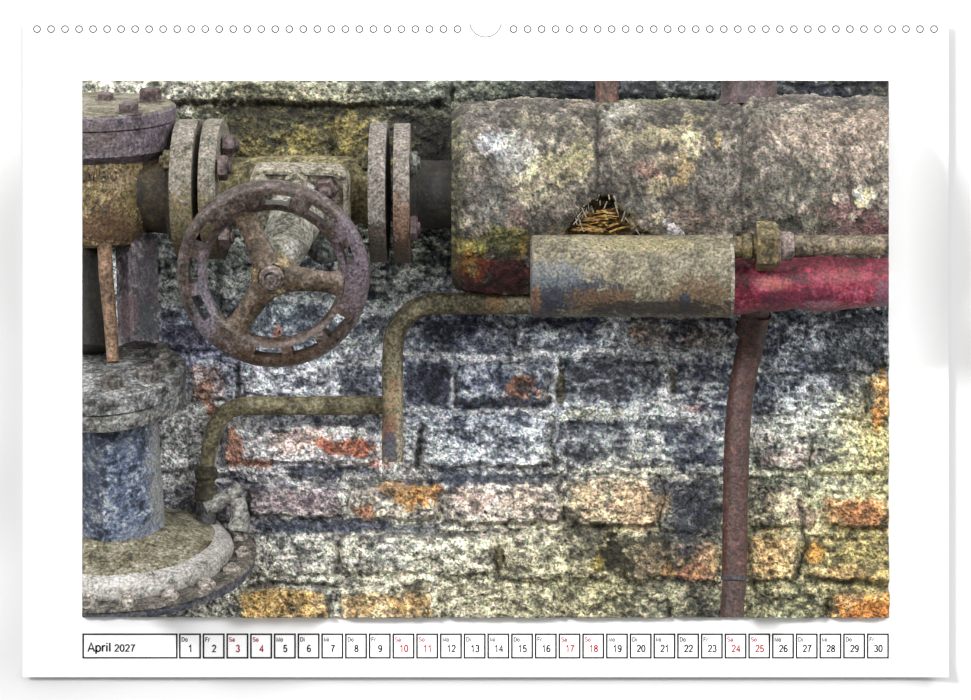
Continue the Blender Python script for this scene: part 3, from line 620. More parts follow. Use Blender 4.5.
# ================================================================== TANK, RED PIPE, UNION PIPE, DROP PIPE
dT = 182.0
bT = P(632, 317, dT)
t = thing('cylindrical_drum', 'weathered tan and slate metal drum lying below the torn lagging', 'drum', bT)
k = K(dT); R = 41 * k
mt = grunge('weathered_tan_metal', [(62, 56, 42), (118, 108, 80), (150, 138, 106), (176, 166, 134)], f=11, con=.8, rough=.7, bump=.5, base=bT, grain=.5, stains_shade=[
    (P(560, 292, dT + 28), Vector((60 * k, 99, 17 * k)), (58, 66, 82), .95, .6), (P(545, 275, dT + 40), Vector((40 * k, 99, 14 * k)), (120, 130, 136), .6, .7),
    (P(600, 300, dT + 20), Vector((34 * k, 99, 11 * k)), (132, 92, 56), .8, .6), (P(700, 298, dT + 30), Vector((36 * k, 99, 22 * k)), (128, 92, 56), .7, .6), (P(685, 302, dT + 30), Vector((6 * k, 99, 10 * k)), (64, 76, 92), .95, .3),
    (P(660, 308, dT + 20), Vector((70 * k, 99, 8 * k)), (46, 42, 38), .85, .5), (P(540, 308, dT + 20), Vector((24 * k, 99, 10 * k)), (46, 52, 76), .85, .5), (P(536, 300, dT + 30), Vector((6 * k, 99, 14 * k)), (152, 104, 66), .8, .4), (P(640, 245, dT + 30), Vector((60 * k, 99, 8 * k)), (178, 162, 100), .5, .6)])  # near-black bottom strip and pale top strip paint in shading
b = B(); Lx = (731.5 - 530.5) * k
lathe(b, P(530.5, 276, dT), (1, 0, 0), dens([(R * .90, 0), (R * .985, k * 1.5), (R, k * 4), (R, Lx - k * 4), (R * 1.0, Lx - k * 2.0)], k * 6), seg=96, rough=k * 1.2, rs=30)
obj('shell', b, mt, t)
b = B(); lathe(b, P(531.5, 276, dT), (1, 0, 0), [(R * 1.0, Lx - k * 4.0), (R * 1.015, Lx - k * 3.4), (R * 1.015, Lx - k * .4), (R * .97, Lx)], seg=96)
o = obj('end_rim', b, grunge('pale_rim', [(88, 78, 62), (176, 166, 140), (200, 192, 170)], f=6), t); o['label'] = 'pale worn rim at the right end'

# small pipe with union
dS = 199.0; k = K(dS); bS = P(815, 258, dS)
t = thing('small_pipe', 'thin tan pipe with a hexagon union nut running right above the crimson pipe', 'pipe', bS)
TAN = grunge('dusty_tan_pipe', [(62, 48, 30), (132, 112, 82), (178, 158, 124)], f=8, rough=.65, grain=.5)
OCH = grunge('ochre_fitting', [(52, 42, 16), (126, 104, 54), (172, 150, 92)], f=8, rough=.65, grain=.5)
b = B(); tube(b, [P(x, 245.5 - (x - 780) * .006, dS) for x in range(778, 930, 10)], k * 10.2, seg=36, rough=k * .7); obj('pipe', b, TAN, t)
b = B(); lathe(b, P(733, 247, dS), (1, 0, 0), dens([(k * 11, 0), (k * 11, k * 24)], k * 4), seg=36)
lathe(b, P(742, 247, dS), (1, 0, 0), [(k * 12.5, 0), (k * 14, k * 1.5), (k * 14, k * 9), (k * 12.5, k * 10.5)], seg=36); obj('nipple', b, OCH, t)
b = B(); nut(b, P(756, 246, dS), (1, 0, 0), k * 25.5, k * 22, rot=PI / 6 + .25, bolt=0); obj('union_nut', b, OCH, t, sharp=20)
b = B(); lathe(b, P(778, 246, dS), (1, 0, 0), [(k * 20, -k * 4), (k * 18, k * .5), (k * 14.5, k * 2.5), (k * 14.5, k * 12), (k * 13, k * 15), (k * 10.5, k * 16)], seg=40); obj('collar', b, grunge('pinkish_collar', [(84, 70, 60), (150, 126, 116), (186, 164, 156)], f=6), t)

# red pipe
dR = 164.0; k = K(dR); bR = P(810, 311, dR)
CRIM = grunge('flaking_crimson_paint', [(62, 8, 28), (156, 18, 52), (196, 50, 84), (214, 110, 134)], pos=[.12, .42, .72, 1.0], f=13, con=.95, rough=.6, grain=.4, base=bR, stains_shade=[
    (P(772, 284, dR + 24), Vector((16 * k, 99, 7 * k)), (206, 92, 84), .75, .7), (P(842, 275, dR + 20), Vector((24 * k, 99, 8 * k)), (186, 74, 80), .6, .7), (P(800, 298, dR + 20), Vector((46 * k, 99, 8 * k)), (112, 26, 62), .6, .6), (P(885, 296, dR + 20), Vector((10 * k, 99, 14 * k)), (140, 96, 120), .7, .6), (P(822, 305, dR), Vector((20 * k, 99, 4 * k)), (190, 130, 150), .6, .6), (P(888, 268, dR + 20), Vector((10 * k, 99, 10 * k)), (96, 44, 44), .5, .6)])
pts = [P(x, 285.5 - (x - 735) * 0.02, dR) for x in range(722, 930, 6)]
b = B(); tube(b, pts, [k * (27.0 - (x - 722) * .009 + 1.2 * math.sin(x * .07)) for x in range(722, 930, 6)], seg=56, rough=k * 2.2, rs=22)
t = tag(obj('crimson_pipe', b, CRIM, base=bR), 'crimson painted flaking pipe emerging right of the tan drum', 'pipe')

# drop pipe
dD = 58.0; k = K(dD); bD = P(733, 617, dD)
t = thing('drop_pipe', 'red brown painted pipe bending down the wall from beneath the drum', 'pipe', bD)
MAR = grunge('red_brown_paint', [(54, 26, 22), (96, 52, 42), (128, 78, 66)], f=7, con=.7, rough=.5, grain=.55)
path = smooth_path([P(757, 300, dD + 40), P(755, 318, dD + 16), P(752, 338, dD + 3), P(746, 365, dD), P(740, 400, dD), P(737, 440, dD), P(735.5, 500, dD), P(734.5, 560, dD), P(734, 578, dD)], 8)
n = len(path)
b = B(); tube(b, path, [k * (14 - 1.3 * min(1, i / n * 2)) for i in range(n)], seg=40, rough=k * .5); obj('upper_length', b, MAR, t)
b = B(); tube(b, [P(734, 577, dD), P(733.5, 590, dD), P(732.5, 605, dD), P(731.5, 640, dD)], k * 11.8, seg=40, rough=k * .4); obj('lower_length', b, grunge('dull_red_brown_paint', [(46, 26, 24), (88, 56, 48), (122, 84, 76)], f=7, con=.7, rough=.55, grain=.55), t)
b = B(); lathe(b, P(734, 576, dD), (0, 0, -1), [(k * 12.6, -k), (k * 13.4, 0), (k * 13.4, k * 3), (k * 12.4, k * 4)], seg=40); o = obj('joint_band', b, grunge('slate_band', [(40, 38, 46), (72, 68, 76), (96, 90, 96)], f=5), t); o['label'] = 'slate grey band at the joint'
b = B(); ax = (P(746, 352, dD + 3) - P(758, 322, dD + 22)).normalized()
lathe(b, P(758, 312, dD + 26), ax, dens([(k * 14.2, 0), (k * 14.6, k * 10), (k * 14.6, k * 24), (k * 15.4, k * 26), (k * 15.2, k * 28), (k * 13.0, k * 29)], k * 3), seg=40); obj('top_elbow', b, MAR, t)

# ================================================================== BENT PIPES ON THE WALL
OLV = grunge('olive_grey_pipe', [(66, 56, 26), (132, 120, 78), (176, 166, 124)], f=9, rough=.7, grain=.45)
dB_ = 62.0; k = K(dB_); bB = P(392, 466, dB_)
mt = grunge('olive_pipe_worn_to_rust', [(62, 54, 28), (128, 116, 78), (172, 162, 124)], f=9, rough=.7, grain=.5, base=bB, stains_shade=[
    (P(395, 395, dB_ + 8), Vector((9 * k, 99, 16 * k)), (186, 130, 80), .7, .7), (P(390, 425, dB_ + 8), Vector((12 * k, 99, 16 * k)), (158, 92, 70), .7, .7), (P(391, 448, dB_ + 8), Vector((8 * k, 99, 16 * k)), (76, 78, 96), .85, .5), (P(400, 420, dB_ + 8), Vector((4 * k, 99, 50 * k)), (206, 186, 150), .6, .5), (P(495, 304, dB_), Vector((10 * k, 99, 12 * k)), (176, 124, 62), .6, .7), (P(392, 405, dB_ + 8), Vector((10 * k, 99, 14 * k)), (196, 176, 120), .5, .6)])  # tall pale strip along the right side paints in the lit edge
path = [P(x, 303.5, dB_) for x in (575, 555, 535, 515, 495, 475, 455, 442)]
for i in range(1, 12):
    a = PI / 2 * i / 11; path.append(P(438 - 45 * math.sin(a), 348.5 - 45 * math.cos(a), dB_))
path += [P(392.6 - .02 * i, 352 + 10 * i, dB_) for i in range(12)]
b = B(); tube(b, path, [k * (11.0 - .5 * min(1, i / 20)) for i in range(len(path))], seg=40, rough=k * .8)
tag(obj('bent_pipe', b, mt, base=bB), 'olive grey pipe coming from behind the drum and bending down to end on the bricks', 'pipe')

dL = 36.0; k = K(dL); bL = P(206, 535, dL)
t = thing('elbow_pipe', 'lower olive grey pipe bending down behind the round base flange', 'pipe', bL)
path = [P(395 - 10 * i, 405.2 + .05 * i, dL) for i in range(16)]
path += smooth_path([P(240, 406.5, dL), P(228, 411, dL), P(217, 423, dL), P(211.5, 440, dL), P(208, 458, dL), P(206, 480, dL)], 6)
b = B(); tube(b, path, [k * (9.4 if i < 20 else 9.0 - .06 * (i - 20)) for i in range(len(path))], seg=36, rough=k * .8); obj('pipe', b, OLV, t)
DRK = grunge('dark_mossy_metal', [(24, 24, 18), (66, 62, 32), (112, 104, 60)], f=7)
b = B(); lathe(b, P(206, 466, dL), (0, 0, -1), dens([(k * 8, 0), (k * 11, k * 3), (k * 11.5, k * 12), (k * 8.5, k * 15), (k * 8.5, k * 18), (k * 11.5, k * 20), (k * 12, k * 33), (k * 9, k * 36)], k * 2), seg=32, rough=k * 1.5, rs=8); obj('coupling', b, DRK, t)
b = B(); lathe(b, P(206, 500, dL), (0, 0, -1), dens([(k * 9, 0), (k * 10, k * 3), (k * 10, k * 34)], k * 3), seg=32, rough=k * 1.0, rs=10); obj('tail_pipe', b, grunge('slate_tail', [(30, 32, 36), (84, 86, 84), (130, 132, 126)], f=8), t)
b = B(); tube(b, smooth_path([P(206, 508, dL + 6), P(222, 500, dL + 6), P(240, 487, dL + 2)], 6), k * 8.0, seg=24, rough=k * 2.0, rs=10); tube(b, smooth_path([P(236, 500, dL + 2), P(240, 515, dL + 4), P(238, 530, dL + 4)], 5), [k * 9] * 6 + [k * 10] * 5, seg=24, rough=k * 2.5, rs=9)
o = obj('side_branch', b, grunge('pale_crusted_branch', [(82, 78, 76), (150, 148, 138), (196, 194, 184)], f=8), t); o['label'] = 'pale crusted side branch'

# ================================================================== VALVE CHEST (far left)
dV = 102.0; k = K(dV)
bV = P(88, 355, dV + 25)
t = thing('valve_chest', 'rusty valve chest with violet grey bolted round cover and cast letters', 'valve', bV)
tl = math.radians(11.5); up = Vector((0.0, -math.sin(tl), math.cos(tl)))
VIO = grunge('violet_grey_cast_iron', [(46, 36, 42), (104, 88, 98), (132, 116, 128), (158, 144, 150)], f=7, con=.8, rough=.65, grain=.5, base=bV, stains_shade=[(P(95, 140, dV + 88), Vector((24 * k, 99, 14 * k)), (108, 88, 70), .5, .7)])
TOPM = grunge('mossy_dusty_iron', [(58, 52, 26), (120, 110, 66), (156, 146, 120), (172, 164, 150)], f=10, rough=.8, grain=.4)
c0 = P(84, 105, dV)
b = B(); lathe(b, c0, up, dens([(k * 91, -k * 14.5), (k * 92, -k * 13.5), (k * 92, -k * 2), (k * 90, 0)], k * 5), seg=128, rough=k * .6); cov = obj('cover', b, VIO, t)
b = B(); lathe(b, c0, up, dens([(k * 89.5, 0), (k * 89, k * .8), (k * 60, k * 1.2), (k * 2, k * 1.2)], k * 8), seg=96, rough=0); o = obj('cover_face', b, TOPM, cov); o['label'] = 'mossy olive top face'
b = B(); lathe(b, c0, up, dens([(k * 72, -k * 54), (k * 84, -k * 46), (k * 91, -k * 40), (k * 91.5, -k * 15.6), (k * 90.5, -k * 15.2)], k * 5), seg=128, rough=k * .6); obj('chest_flange', b, VIO, t)
NUTM = grunge('rust_violet_nuts', [(44, 30, 28), (98, 74, 70), (136, 112, 108)], f=6, rough=.6)
for (px, py, r, h, rot) in ((103, 99, 8, 7, .2), (134, 117, 10.5, 10, .5), (149, 101, 11, 13, .1)):
    # find the point of the cover plane seen at px,py
    p0 = P(px, py, dV); sgn = (c0.z - p0.z) / math.sin(tl)   # along the depth direction of the tilted plane
    fw = Vector((0, -math.cos(tl), -math.sin(tl)))
    q = c0 + Vector(((px - 84) * k, 0, 0)) + fw * sgn * (1.0)
    b = B(); lathe(b, q, up, [(k * r * 1.35, 0), (k * r * 1.3, k * 2)], seg=24); nut(b, q + up * k * 1.5, up, k * r, k * h, rot=rot, sides=6 if r < 10 else 4, bolt=0)
    obj('cover_nut', b, NUTM, t, sharp=20)
BODY = grunge('ochre_rusty_cast_iron', [(46, 34, 16), (112, 88, 46), (150, 122, 68), (190, 164, 118)], f=6, con=1.0, rough=.8, bump=.9, grain=.55, base=bV, stains_shade=[(P(105, 228, dV + 60), Vector((60 * k, 99, 16 * k)), (104, 62, 30), .75, .6), (P(120, 180, dV + 60), Vector((20 * k, 99, 8 * k)), (186, 160, 120), .5, .7), (P(140, 200, dV + 50), Vector((16 * k, 99, 30 * k)), (124, 106, 44), .5, .7), (P(155, 205, dV), Vector((14 * k, 99, 44 * k)), (60, 44, 22), .6, .6)])  # last dark patch paints in the shadow beside the nozzle
upb = Vector((0, -math.sin(math.radians(4)), math.cos(math.radians(4))))
b = B(); lathe(b, P(86, 196, dV), upb, dens([(k * 48, -k * 50), (k * 56, -k * 47), (k * 63, -k * 36), (k * 67.5, -k * 15), (k * 68.5, k * 5), (k * 68, k * 28), (k * 66, k * 50)], k * 5), seg=96, rough=k * 1.6, rs=16); body = obj('chest_body', b, BODY, t)
b = B(); lathe(b, P(118, 190, dV), (1, 0, 0), dens([(k * 45, 0), (k * 42, k * 30), (k * 44, k * 50), (k * 54, k * 56)], k * 5), seg=64, rough=k * 1.0); obj('side_nozzle', b, grunge('dark_ochre_iron', [(26, 18, 8), (62, 46, 22), (94, 74, 36)], f=8), t)
# cast letters
b = B(); lx = [(87, 'A'), (98, 'M'), (109, 'B'), (119, 'O')]
for (px, ch) in lx:
    rb, w_ = strokes(ch, .2); o0 = P(86, 183, dV); rad = 69.0 * k; ang = math.asin((px - 86) / 68.0)
    for rib in rb:
        vs = [[b.verts.new(o0 + Vector((math.sin(ang + (q[0] - w_ / 2) * 10 / 68) * (rad + h * k), -math.cos(ang + (q[0] - w_ / 2) * 10 / 68) * (rad + h * k), q[1] * 11 * k))) for q, h in ((l_, -2), (l_, 3), (r_, 3), (r_, -2))] for l_, r_ in rib]
        for A_, B_ in zip(vs[:-1], vs[1:]):
            for k_ in range(4): b.faces.new((A_[k_], A_[(k_ + 1) % 4], B_[(k_ + 1) % 4], B_[k_]))
        b.faces.new(vs[0]); b.faces.new(vs[-1][::-1])
obj('cast_lettering', b, grunge('worn_letter_iron', [(50, 38, 20), (92, 72, 42), (190, 160, 110)], f=5), body, smooth=False)
# flange toward the gate valve
yw = math.radians(4.2); axL = Vector((math.cos(yw), -math.sin(yw), 0.0))
def FLM(nm, bs_, px): return grunge(nm, [(66, 58, 44), (134, 124, 104), (158, 148, 132), (182, 172, 158)], f=7, con=.75, rough=.8, grain=.5, base=bs_, stains_shade=[
    (P(px, 225, dV + 60), Vector((60 * k, 99, 34 * k)), (120, 104, 52), .75, .4), (P(px, 258, dV + 60), Vector((60 * k, 99, 22 * k)), (96, 66, 34), .75, .4)])
b = B(); lathe(b, P(178.5, 189, dV), axL, dens([(k * 60, 0), (k * 69, k * .5), (k * 70, k * 2), (k * 70, k * 21), (k * 69, k * 22.5), (k * 30, k * 22.5)], k * 4), seg=96, rough=k * .8); obj('side_flange', b, FLM('dusty_flange_iron', bV, 185), t)
BN = grunge('mossy_nut', [(36, 32, 16), (104, 92, 50), (140, 130, 90)], f=5)
b = B(); nut(b, P(172, 161, dV + 44), (-1, 0, 0), k * 11, k * 9, rot=.3); obj('flange_nut', b, BN, t, sharp=20)
# yoke between chest and standpipe
POST = grunge('violet_dark_post', [(34, 28, 36), (92, 80, 88), (130, 116, 122), (160, 148, 150)], f=9, rough=.7, base=bV, stains_shade=[(P(150, 290, dV + 20), Vector((14 * k, 99, 60 * k)), (60, 54, 64), .7, .6), (P(148, 325, dV + 30), Vector((12 * k, 99, 22 * k)), (56, 72, 74), .6, .6), (P(128, 315, dV + 30), Vector((10 * k, 99, 20 * k)), (140, 104, 106), .5, .6)])  # tall dark patch paints shade onto the right face of the post
b = B()
a_, c_ = P(136, 236, dV + 4), P(139, 345, dV + 30)
tube(b, [a_ + (c_ - a_) * (i / 14) for i in range(15)], k * 21, seg=4, rough=k * .8, fax=(-0.12, -1, 0)); 
obj('square_post', b, POST, t, sharp=25)
b = B(); tube(b, [P(104, 236, dV + 40), P(106, 275, dV + 48), P(110, 320, dV + 56), P(113, 362, dV + 62)], [k * 7, k * 7, k * 6.5, k * 6], seg=28, rough=k * .8); obj('yoke_rod', b, grunge('orange_brown_rod', [(72, 46, 22), (142, 100, 64), (172, 134, 104)], f=8), t)
b = B(); tube(b, [P(82, 236, dV - 10), P(84, 350, dV + 15)], k * 26, seg=32); obj('gap_shade_column', b, grunge('gap_shade_black', [(12, 11, 9), (34, 30, 18), (58, 50, 28)], f=8), t)  # near-black column added to stand in for the shade in this gap

# ================================================================== GATE VALVE WITH HANDWHEEL
bG = P(300, 262, dV)
t = thing('gate_valve', 'flanged gate valve with a large rust brown three spoked handwheel', 'valve', bG)
b = B(); lathe(b, P(207.5, 189, dV + 2), axL, dens([(k * 30, 0), (k * 69, 0), (k * 70, k * 1.5), (k * 70, k * 15), (k * 69, k * 17), (k * 36, k * 17.5)], k * 4), seg=96, rough=k * .8); obj('left_flange', b, FLM('dusty_flange_iron_left', bG, 212), t)
GB = grunge('ochre_valve_iron', [(52, 44, 18), (118, 104, 52), (150, 136, 80), (172, 160, 112)], f=9, rough=.8, grain=.5)
b = B(); lathe(b, P(214, 192, dV), (1, 0, 0), dens([(k * 36, 0), (k * 34, k * 14), (k * 34, k * 30), (k * 35, k * 48), (k * 37, k * 84), (k * 36, k * 112), (k * 36, k * 134), (k * 32, k * 146), (k * 36, k * 158)], k * 5), seg=80, rough=k * 1.4, rs=18); obj('valve_body', b, GB, t)
FR = grunge('grey_to_rust_flange', [(64, 56, 48), (134, 122, 110), (158, 148, 136), (180, 172, 160)], f=6, con=.7, rough=.8, grain=.5, base=bG, stains_shade=[(P(380, 250, dV + 60), Vector((60 * k, 99, 26 * k)), (78, 58, 40), .7, .5)])
b = B(); lathe(b, P(371, 192.5, dV), (1, -.02, 0), dens([(k * 34, 0), (k * 69, 0), (k * 70, k * 1.5), (k * 70, k * 15.5), (k * 69, k * 17), (k * 30, k * 17)], k * 4), seg=96, rough=k * .8); obj('right_flange', b, FR, t)
for (p, ax, r, h, rot, m_) in ((P(224, 146, dV + 26), axL, 12, 11, .25, NUTM), (P(219, 168, dV + 64), axL, 12.5, 9, .6, NUTM), (P(371, 161, dV + 42), (-1, 0, 0), 10.5, 9, .3, BN), (P(220, 238, dV + 46), axL, 12, 10, .2, NUTM)):
    b = B(); nut(b, p, ax, k * r, k * h, rot=rot); obj('flange_nut', b, m_, t, sharp=20)
# bonnet: rounded plate facing forward and down
th_ = math.radians(24); nB = Vector((-.06, -math.cos(th_), -math.sin(th_))).normalized(); uB = Vector((1, 0, 0)); uB = (uB - nB * uB.dot(nB)).normalized(); vB = nB.cross(uB).normalized()
if vB.z < 0: vB = -vB
def plate(bm, o, hw, hh, r, d0, d1, lip=0.0, n=8):
    pts = []
    for (sx, sy, a0) in ((1, 1, 0), (-1, 1, PI / 2), (-1, -1, PI), (1, -1, 1.5 * PI)):
        for i in range(n + 1):
            a = a0 + PI / 2 * i / n; pts.append((sx * (hw - r) + r * math.cos(a), sy * (hh - r) + r * math.sin(a)))
    prof = [(1.0, d0), (1.0, d1 - (d1 - d0) * .25), (.965, d1)] + ([(.9, d1), (.87, d1 - lip), (.0001, d1 - lip)] if lip else [])
    rings = [[bm.verts.new(o + (uB * x * s_ + vB * y * s_ + nB * h) * k) for (x, y) in pts] for (s_, h) in prof]
    for A, Bq in zip(rings[:-1], rings[1:]):
        for i in range(len(pts)):
            j = (i + 1) % len(pts); bm.faces.new((A[i], A[j], Bq[j], Bq[i]))
    bm.faces.new(rings[0][::-1]); bm.faces.new(rings[-1])
BON = grunge('dusty_tan_bonnet', [(70, 62, 46), (142, 130, 104), (172, 162, 138), (196, 188, 170)], f=8, rough=.8, grain=.45)
oB = P(300, 211, dV + 52)
b = B(); plate(b, oB, 49, 46, 16, -14, 8, lip=4); bon = obj('bonnet', b, BON, t)
b = B()
for (u_, w_, r, rot) in ((-38, 30, 12, .2), (-2, 33, 12.5, .5), (27, 27, 13, .1), (38, -26, 12, .4), (-38, -26, 12, .3)):
    q = oB + (uB * u_ + vB * w_ + nB * 4) * k
    b = B(); nut(b, q, nB, k * r, k * 11, rot=rot); obj('bonnet_nut', b, BON if u_ < 20 else NUTM, bon, sharp=20)
hub = P(274.5, 275, 240)
nk0 = oB + nB * 2 * k
axs = (hub - nk0).normalized(); Ls = (hub - nk0).length
b = B(); lathe(b, nk0 + vB * k * 4, axs, dens([(k * 33, 0), (k * 28, k * 8), (k * 25, k * 30), (k * 23, Ls * .6), (k * 20, Ls * .8), (k * 14, Ls * .86), (k * 9, Ls * .88), (k * 9, Ls - k * 6)], k * 4), seg=48, rough=k * 1.2); o = obj('neck', b, grunge('pale_grey_neck', [(74, 70, 60), (150, 146, 124), (182, 178, 160), (206, 204, 196)], f=9, rough=.75), t); o['label'] = 'pale grey stuffing neck'
b = B(); g0_ = oB + (uB * 24 - vB * 34 + nB * 10) * k
nut(b, g0_, nB, k * 12, k * 20, rot=.4); lathe(b, g0_, nB, [(k * 16, -k * 3), (k * 16, k * 5), (k * 14, k * 6)], seg=28); obj('gland_bolt', b, grunge('slate_green_bolt', [(30, 32, 32), (84, 90, 84), (140, 146, 136)], f=7), t, sharp=25)

# handwheel
wt = math.radians(16.5); nW = Vector((-.05, -math.cos(wt), -math.sin(wt))).normalized()
uW = (Vector((1, 0, 0)) - nW * nW.x).normalized(); vW = nW.cross(uW).normalized()
if vW.z < 0: vW = -vW
dW = 240.0; kw = K(dW); cW = P(273.2, 274.2, dW)
def WP(r, a, h): return cW + (uW * math.cos(a) * r + vW * math.sin(a) * r + nW * h) * kw
slots = [52 - 33, 52, 52 + 34, 177 - 29, 177, 177 + 28, 293 - 27, 293, 293 + 28]
NA = 240
rr = [66.5, 68, 71, 74.5, 84.5, 88, 92, 95, 96.8]
hf = [2, 5.5, 8.2, 9.5, 9.5, 9.5, 8.5, 6, 2.0]
hb = [-2, -5.5, -8, -9, -9, -9, -8.5, -6, -2.0]
def inslot(i, j):
    if j != 3: return False
    a = (i + .5) * 360 / NA
    return any(abs((a - s + 180) % 360 - 180) < 9.6 for s in slots)
b = B()
vf = [[b.verts.new(WP(rr[j] + .5 * mnoise.noise(Vector((i * .35, j, 0))), 2 * PI * i / NA, hf[j] + .5 * mnoise.noise(Vector((i * .5, j * 3, 4))))) for j in range(len(rr))] for i in range(NA)]
vb = [[b.verts.new(WP(rr[j], 2 * PI * i / NA, hb[j])) for j in range(len(rr))] for i in range(NA)]
for i in range(NA):
    i2 = (i + 1) % NA
    for j in range(len(rr) - 1):
        if inslot(i, j):
            b.faces.new((vf[i][j], vf[i2][j], vb[i2][j], vb[i][j])); b.faces.new((vf[i][j + 1], vf[i2][j + 1], vb[i2][j + 1], vb[i][j + 1]))
            if not inslot((i - 1) % NA, j): b.faces.new((vf[i][j], vf[i][j + 1], vb[i][j + 1], vb[i][j]))
            if not inslot(i2, j): b.faces.new((vf[i2][j], vf[i2][j + 1], vb[i2][j + 1], vb[i2][j]))
            continue
        b.faces.new((vf[i][j], vf[i2][j], vf[i2][j + 1], vf[i][j + 1])); b.faces.new((vb[i][j], vb[i][j + 1], vb[i2][j + 1], vb[i2][j]))
    b.faces.new((vf[i][0], vb[i][0], vb[i2][0], vf[i2][0])); b.faces.new((vf[i][-1], vf[i2][-1], vb[i2][-1], vb[i][-1]))
WH = grunge('rust_brown_wheel_iron', [(34, 24, 18), (76, 58, 46), (104, 84, 74), (136, 120, 120)], f=8, con=.85, rough=.42, metal=.15, bump=.5, grain=.5, base=bG, stains_shade=[(WP(88, .3, 8), Vector((22 * k, 99, 55 * k)), (136, 118, 136), .6, .6), (WP(72, PI + .35, 8), Vector((12 * k, 99, 44 * k)), (150, 140, 156), .65, .6), (WP(85, 4.7, 8), Vector((50 * k, 99, 16 * k)), (104, 72, 46), .5, .6)])  # pale violet patches paint highlights into the rim
wheel = obj('handwheel', b, WH, t, sharp=50); wheel['label'] = 'rust brown slotted handwheel rim'
SPK = grunge('rust_ochre_spokes', [(42, 30, 18), (90, 68, 44), (118, 94, 70), (144, 124, 110)], f=8, con=.9, rough=.6, grain=.5)
for ad in (115, 353, 236):
    a = math.radians(ad); b = B()
    rs_ = [12, 20, 30, 42, 54, 62, 68, 72]; ws = [15, 14, 12.5, 11, 11, 12.5, 16, 19]; hs = [6, 5.5, 4.5, 3, 2, 1, 0, 0]
    pts = [WP(r, a, h) for r, h in zip(rs_, hs)]
    pts2 = smooth_path(pts, 4); wv = []
    for i in range(len(pts2)):
        q = i / 4; i0 = min(int(q), 6); wv.append(kw * (ws[i0] + (ws[i0 + 1] - ws[i0]) * (q - i0)))
    tube(b, pts2, wv, seg=24, flat=.55, fax=nW, rough=kw * .7)
    obj('spoke', b, SPK, wheel)
HB = grunge('ochre_hub_iron', [(60, 44, 16), (132, 106, 58), (168, 142, 94), (190, 172, 132)], f=6, rough=.6, grain=.5)
b = B(); lathe(b, WP(0, 0, -10), nW, dens([(kw * 20, 0), (kw * 22.5, kw * 6), (kw * 22, kw * 15), (kw * 19.5, kw * 20), (kw * 14.5, kw * 22), (kw * 14, kw * 20.5), (kw * 5, kw * 20.5)], kw * 3), seg=56, rough=kw * .8, rs=8); obj('hub', b, HB, wheel)
b = B(); lathe(b, WP(0, 0, 10.5), nW, [(kw * 12.5, 0), (kw * 12.5, kw * 3.5), (kw * 11, kw * 4.5), (kw * 9.6, kw * 4.5), (kw * 9.2, kw * 8), (kw * 7.5, kw * 9), (kw * 6.2, kw * 8), (kw * 5.6, kw * 8), (kw * 5.2, kw * 12), (kw * 3.6, kw * 13.2), (kw * .3, kw * 13.4)], seg=40); obj('spindle_nut', b, grunge('grey_brown_nut', [(60, 46, 40), (136, 114, 104), (184, 168, 160)], f=5, rough=.45), wheel)

# flanged stub toward the lagged pipe
bF = P(420, 262, dV)
t = thing('flanged_pipe', 'short dark pipe with a rusting flange between the valve and the plaster lagging', 'pipe', bF)
FS = grunge('rusting_stub_flange', [(64, 54, 46), (138, 122, 108), (160, 148, 136), (182, 172, 160)], f=6, con=.7, rough=.8, grain=.5, base=bF, stains_shade=[(P(402, 225, dV + 60), Vector((60 * k, 99, 24 * k)), (142, 84, 44), .7, .6), (P(402, 252, dV + 60), Vector((60 * k, 99, 18 * k)), (92, 62, 32), .8, .5)])
b = B(); lathe(b, P(394.5, 193, dV), (1, 0, 0), dens([(k * 30, 0), (k * 69, 0), (k * 70, k * 1.5), (k * 70, k * 14.5), (k * 69, k * 16), (k * 36, k * 16)], k * 4), seg=96, rough=k * .8); obj('flange', b, FS, t)
b = B(); lathe(b, P(409, 194, dV), (1, 0, 0), dens([(k * 40, 0), (k * 34, k * 8), (k * 34, k * 43.6)], k * 5), seg=64, rough=k); obj('pipe', b, grunge('shade_dark_pipe', [(16, 14, 10), (40, 36, 22), (66, 58, 36)], f=9), t)  # pipe coloured near-black to stand in for shade behind the flange
b = B(); nut(b, P(410.5, 163, dV + 44), (1, 0, 0), k * 12.5, k * 7, rot=.2); obj('flange_nut', b, grunge('green_grey_nut', [(44, 50, 42), (112, 118, 104), (150, 154, 140)], f=5), t, sharp=20)
b = B(); nut(b, P(410.5, 228, dV + 46), (1, 0, 0), k * 12, k * 7, rot=.5); obj('flange_nut', b, NUTM, t, sharp=20)

# ================================================================== STANDPIPE (bottom left)
dP = 62.0
ts = tb_ = math.radians(20); upS = upD = Vector((-0.03, -math.sin(ts), math.cos(ts))).normalized()
k = K(dP + 40)
bP_ = P(120, 602, dP)
t = thing('flanged_standpipe', 'blue grey standpipe with a collar flange above and a wide round studded base flange', 'pipe', bP_)
cb = P(121, 556, dP)
BASE = grunge('olive_grey_base', [(58, 54, 34), (118, 110, 78), (150, 142, 112), (182, 176, 156)], f=9, rough=.85, grain=.45)
DSC = grunge('slate_edge_disc', [(40, 38, 40), (86, 78, 68), (116, 106, 92), (150, 142, 130)], f=9, rough=.8, grain=.5)
b = B(); lathe(b, cb, upD, dens([(k * 134, -k * 3.5), (k * 136.5, -k * 2.5), (k * 136, -k * .6), (k * 134, 0), (k * 60, 0)], k * 5), seg=128, rough=k * 1.4); dsc_ = obj('base_disc', b, DSC, t)
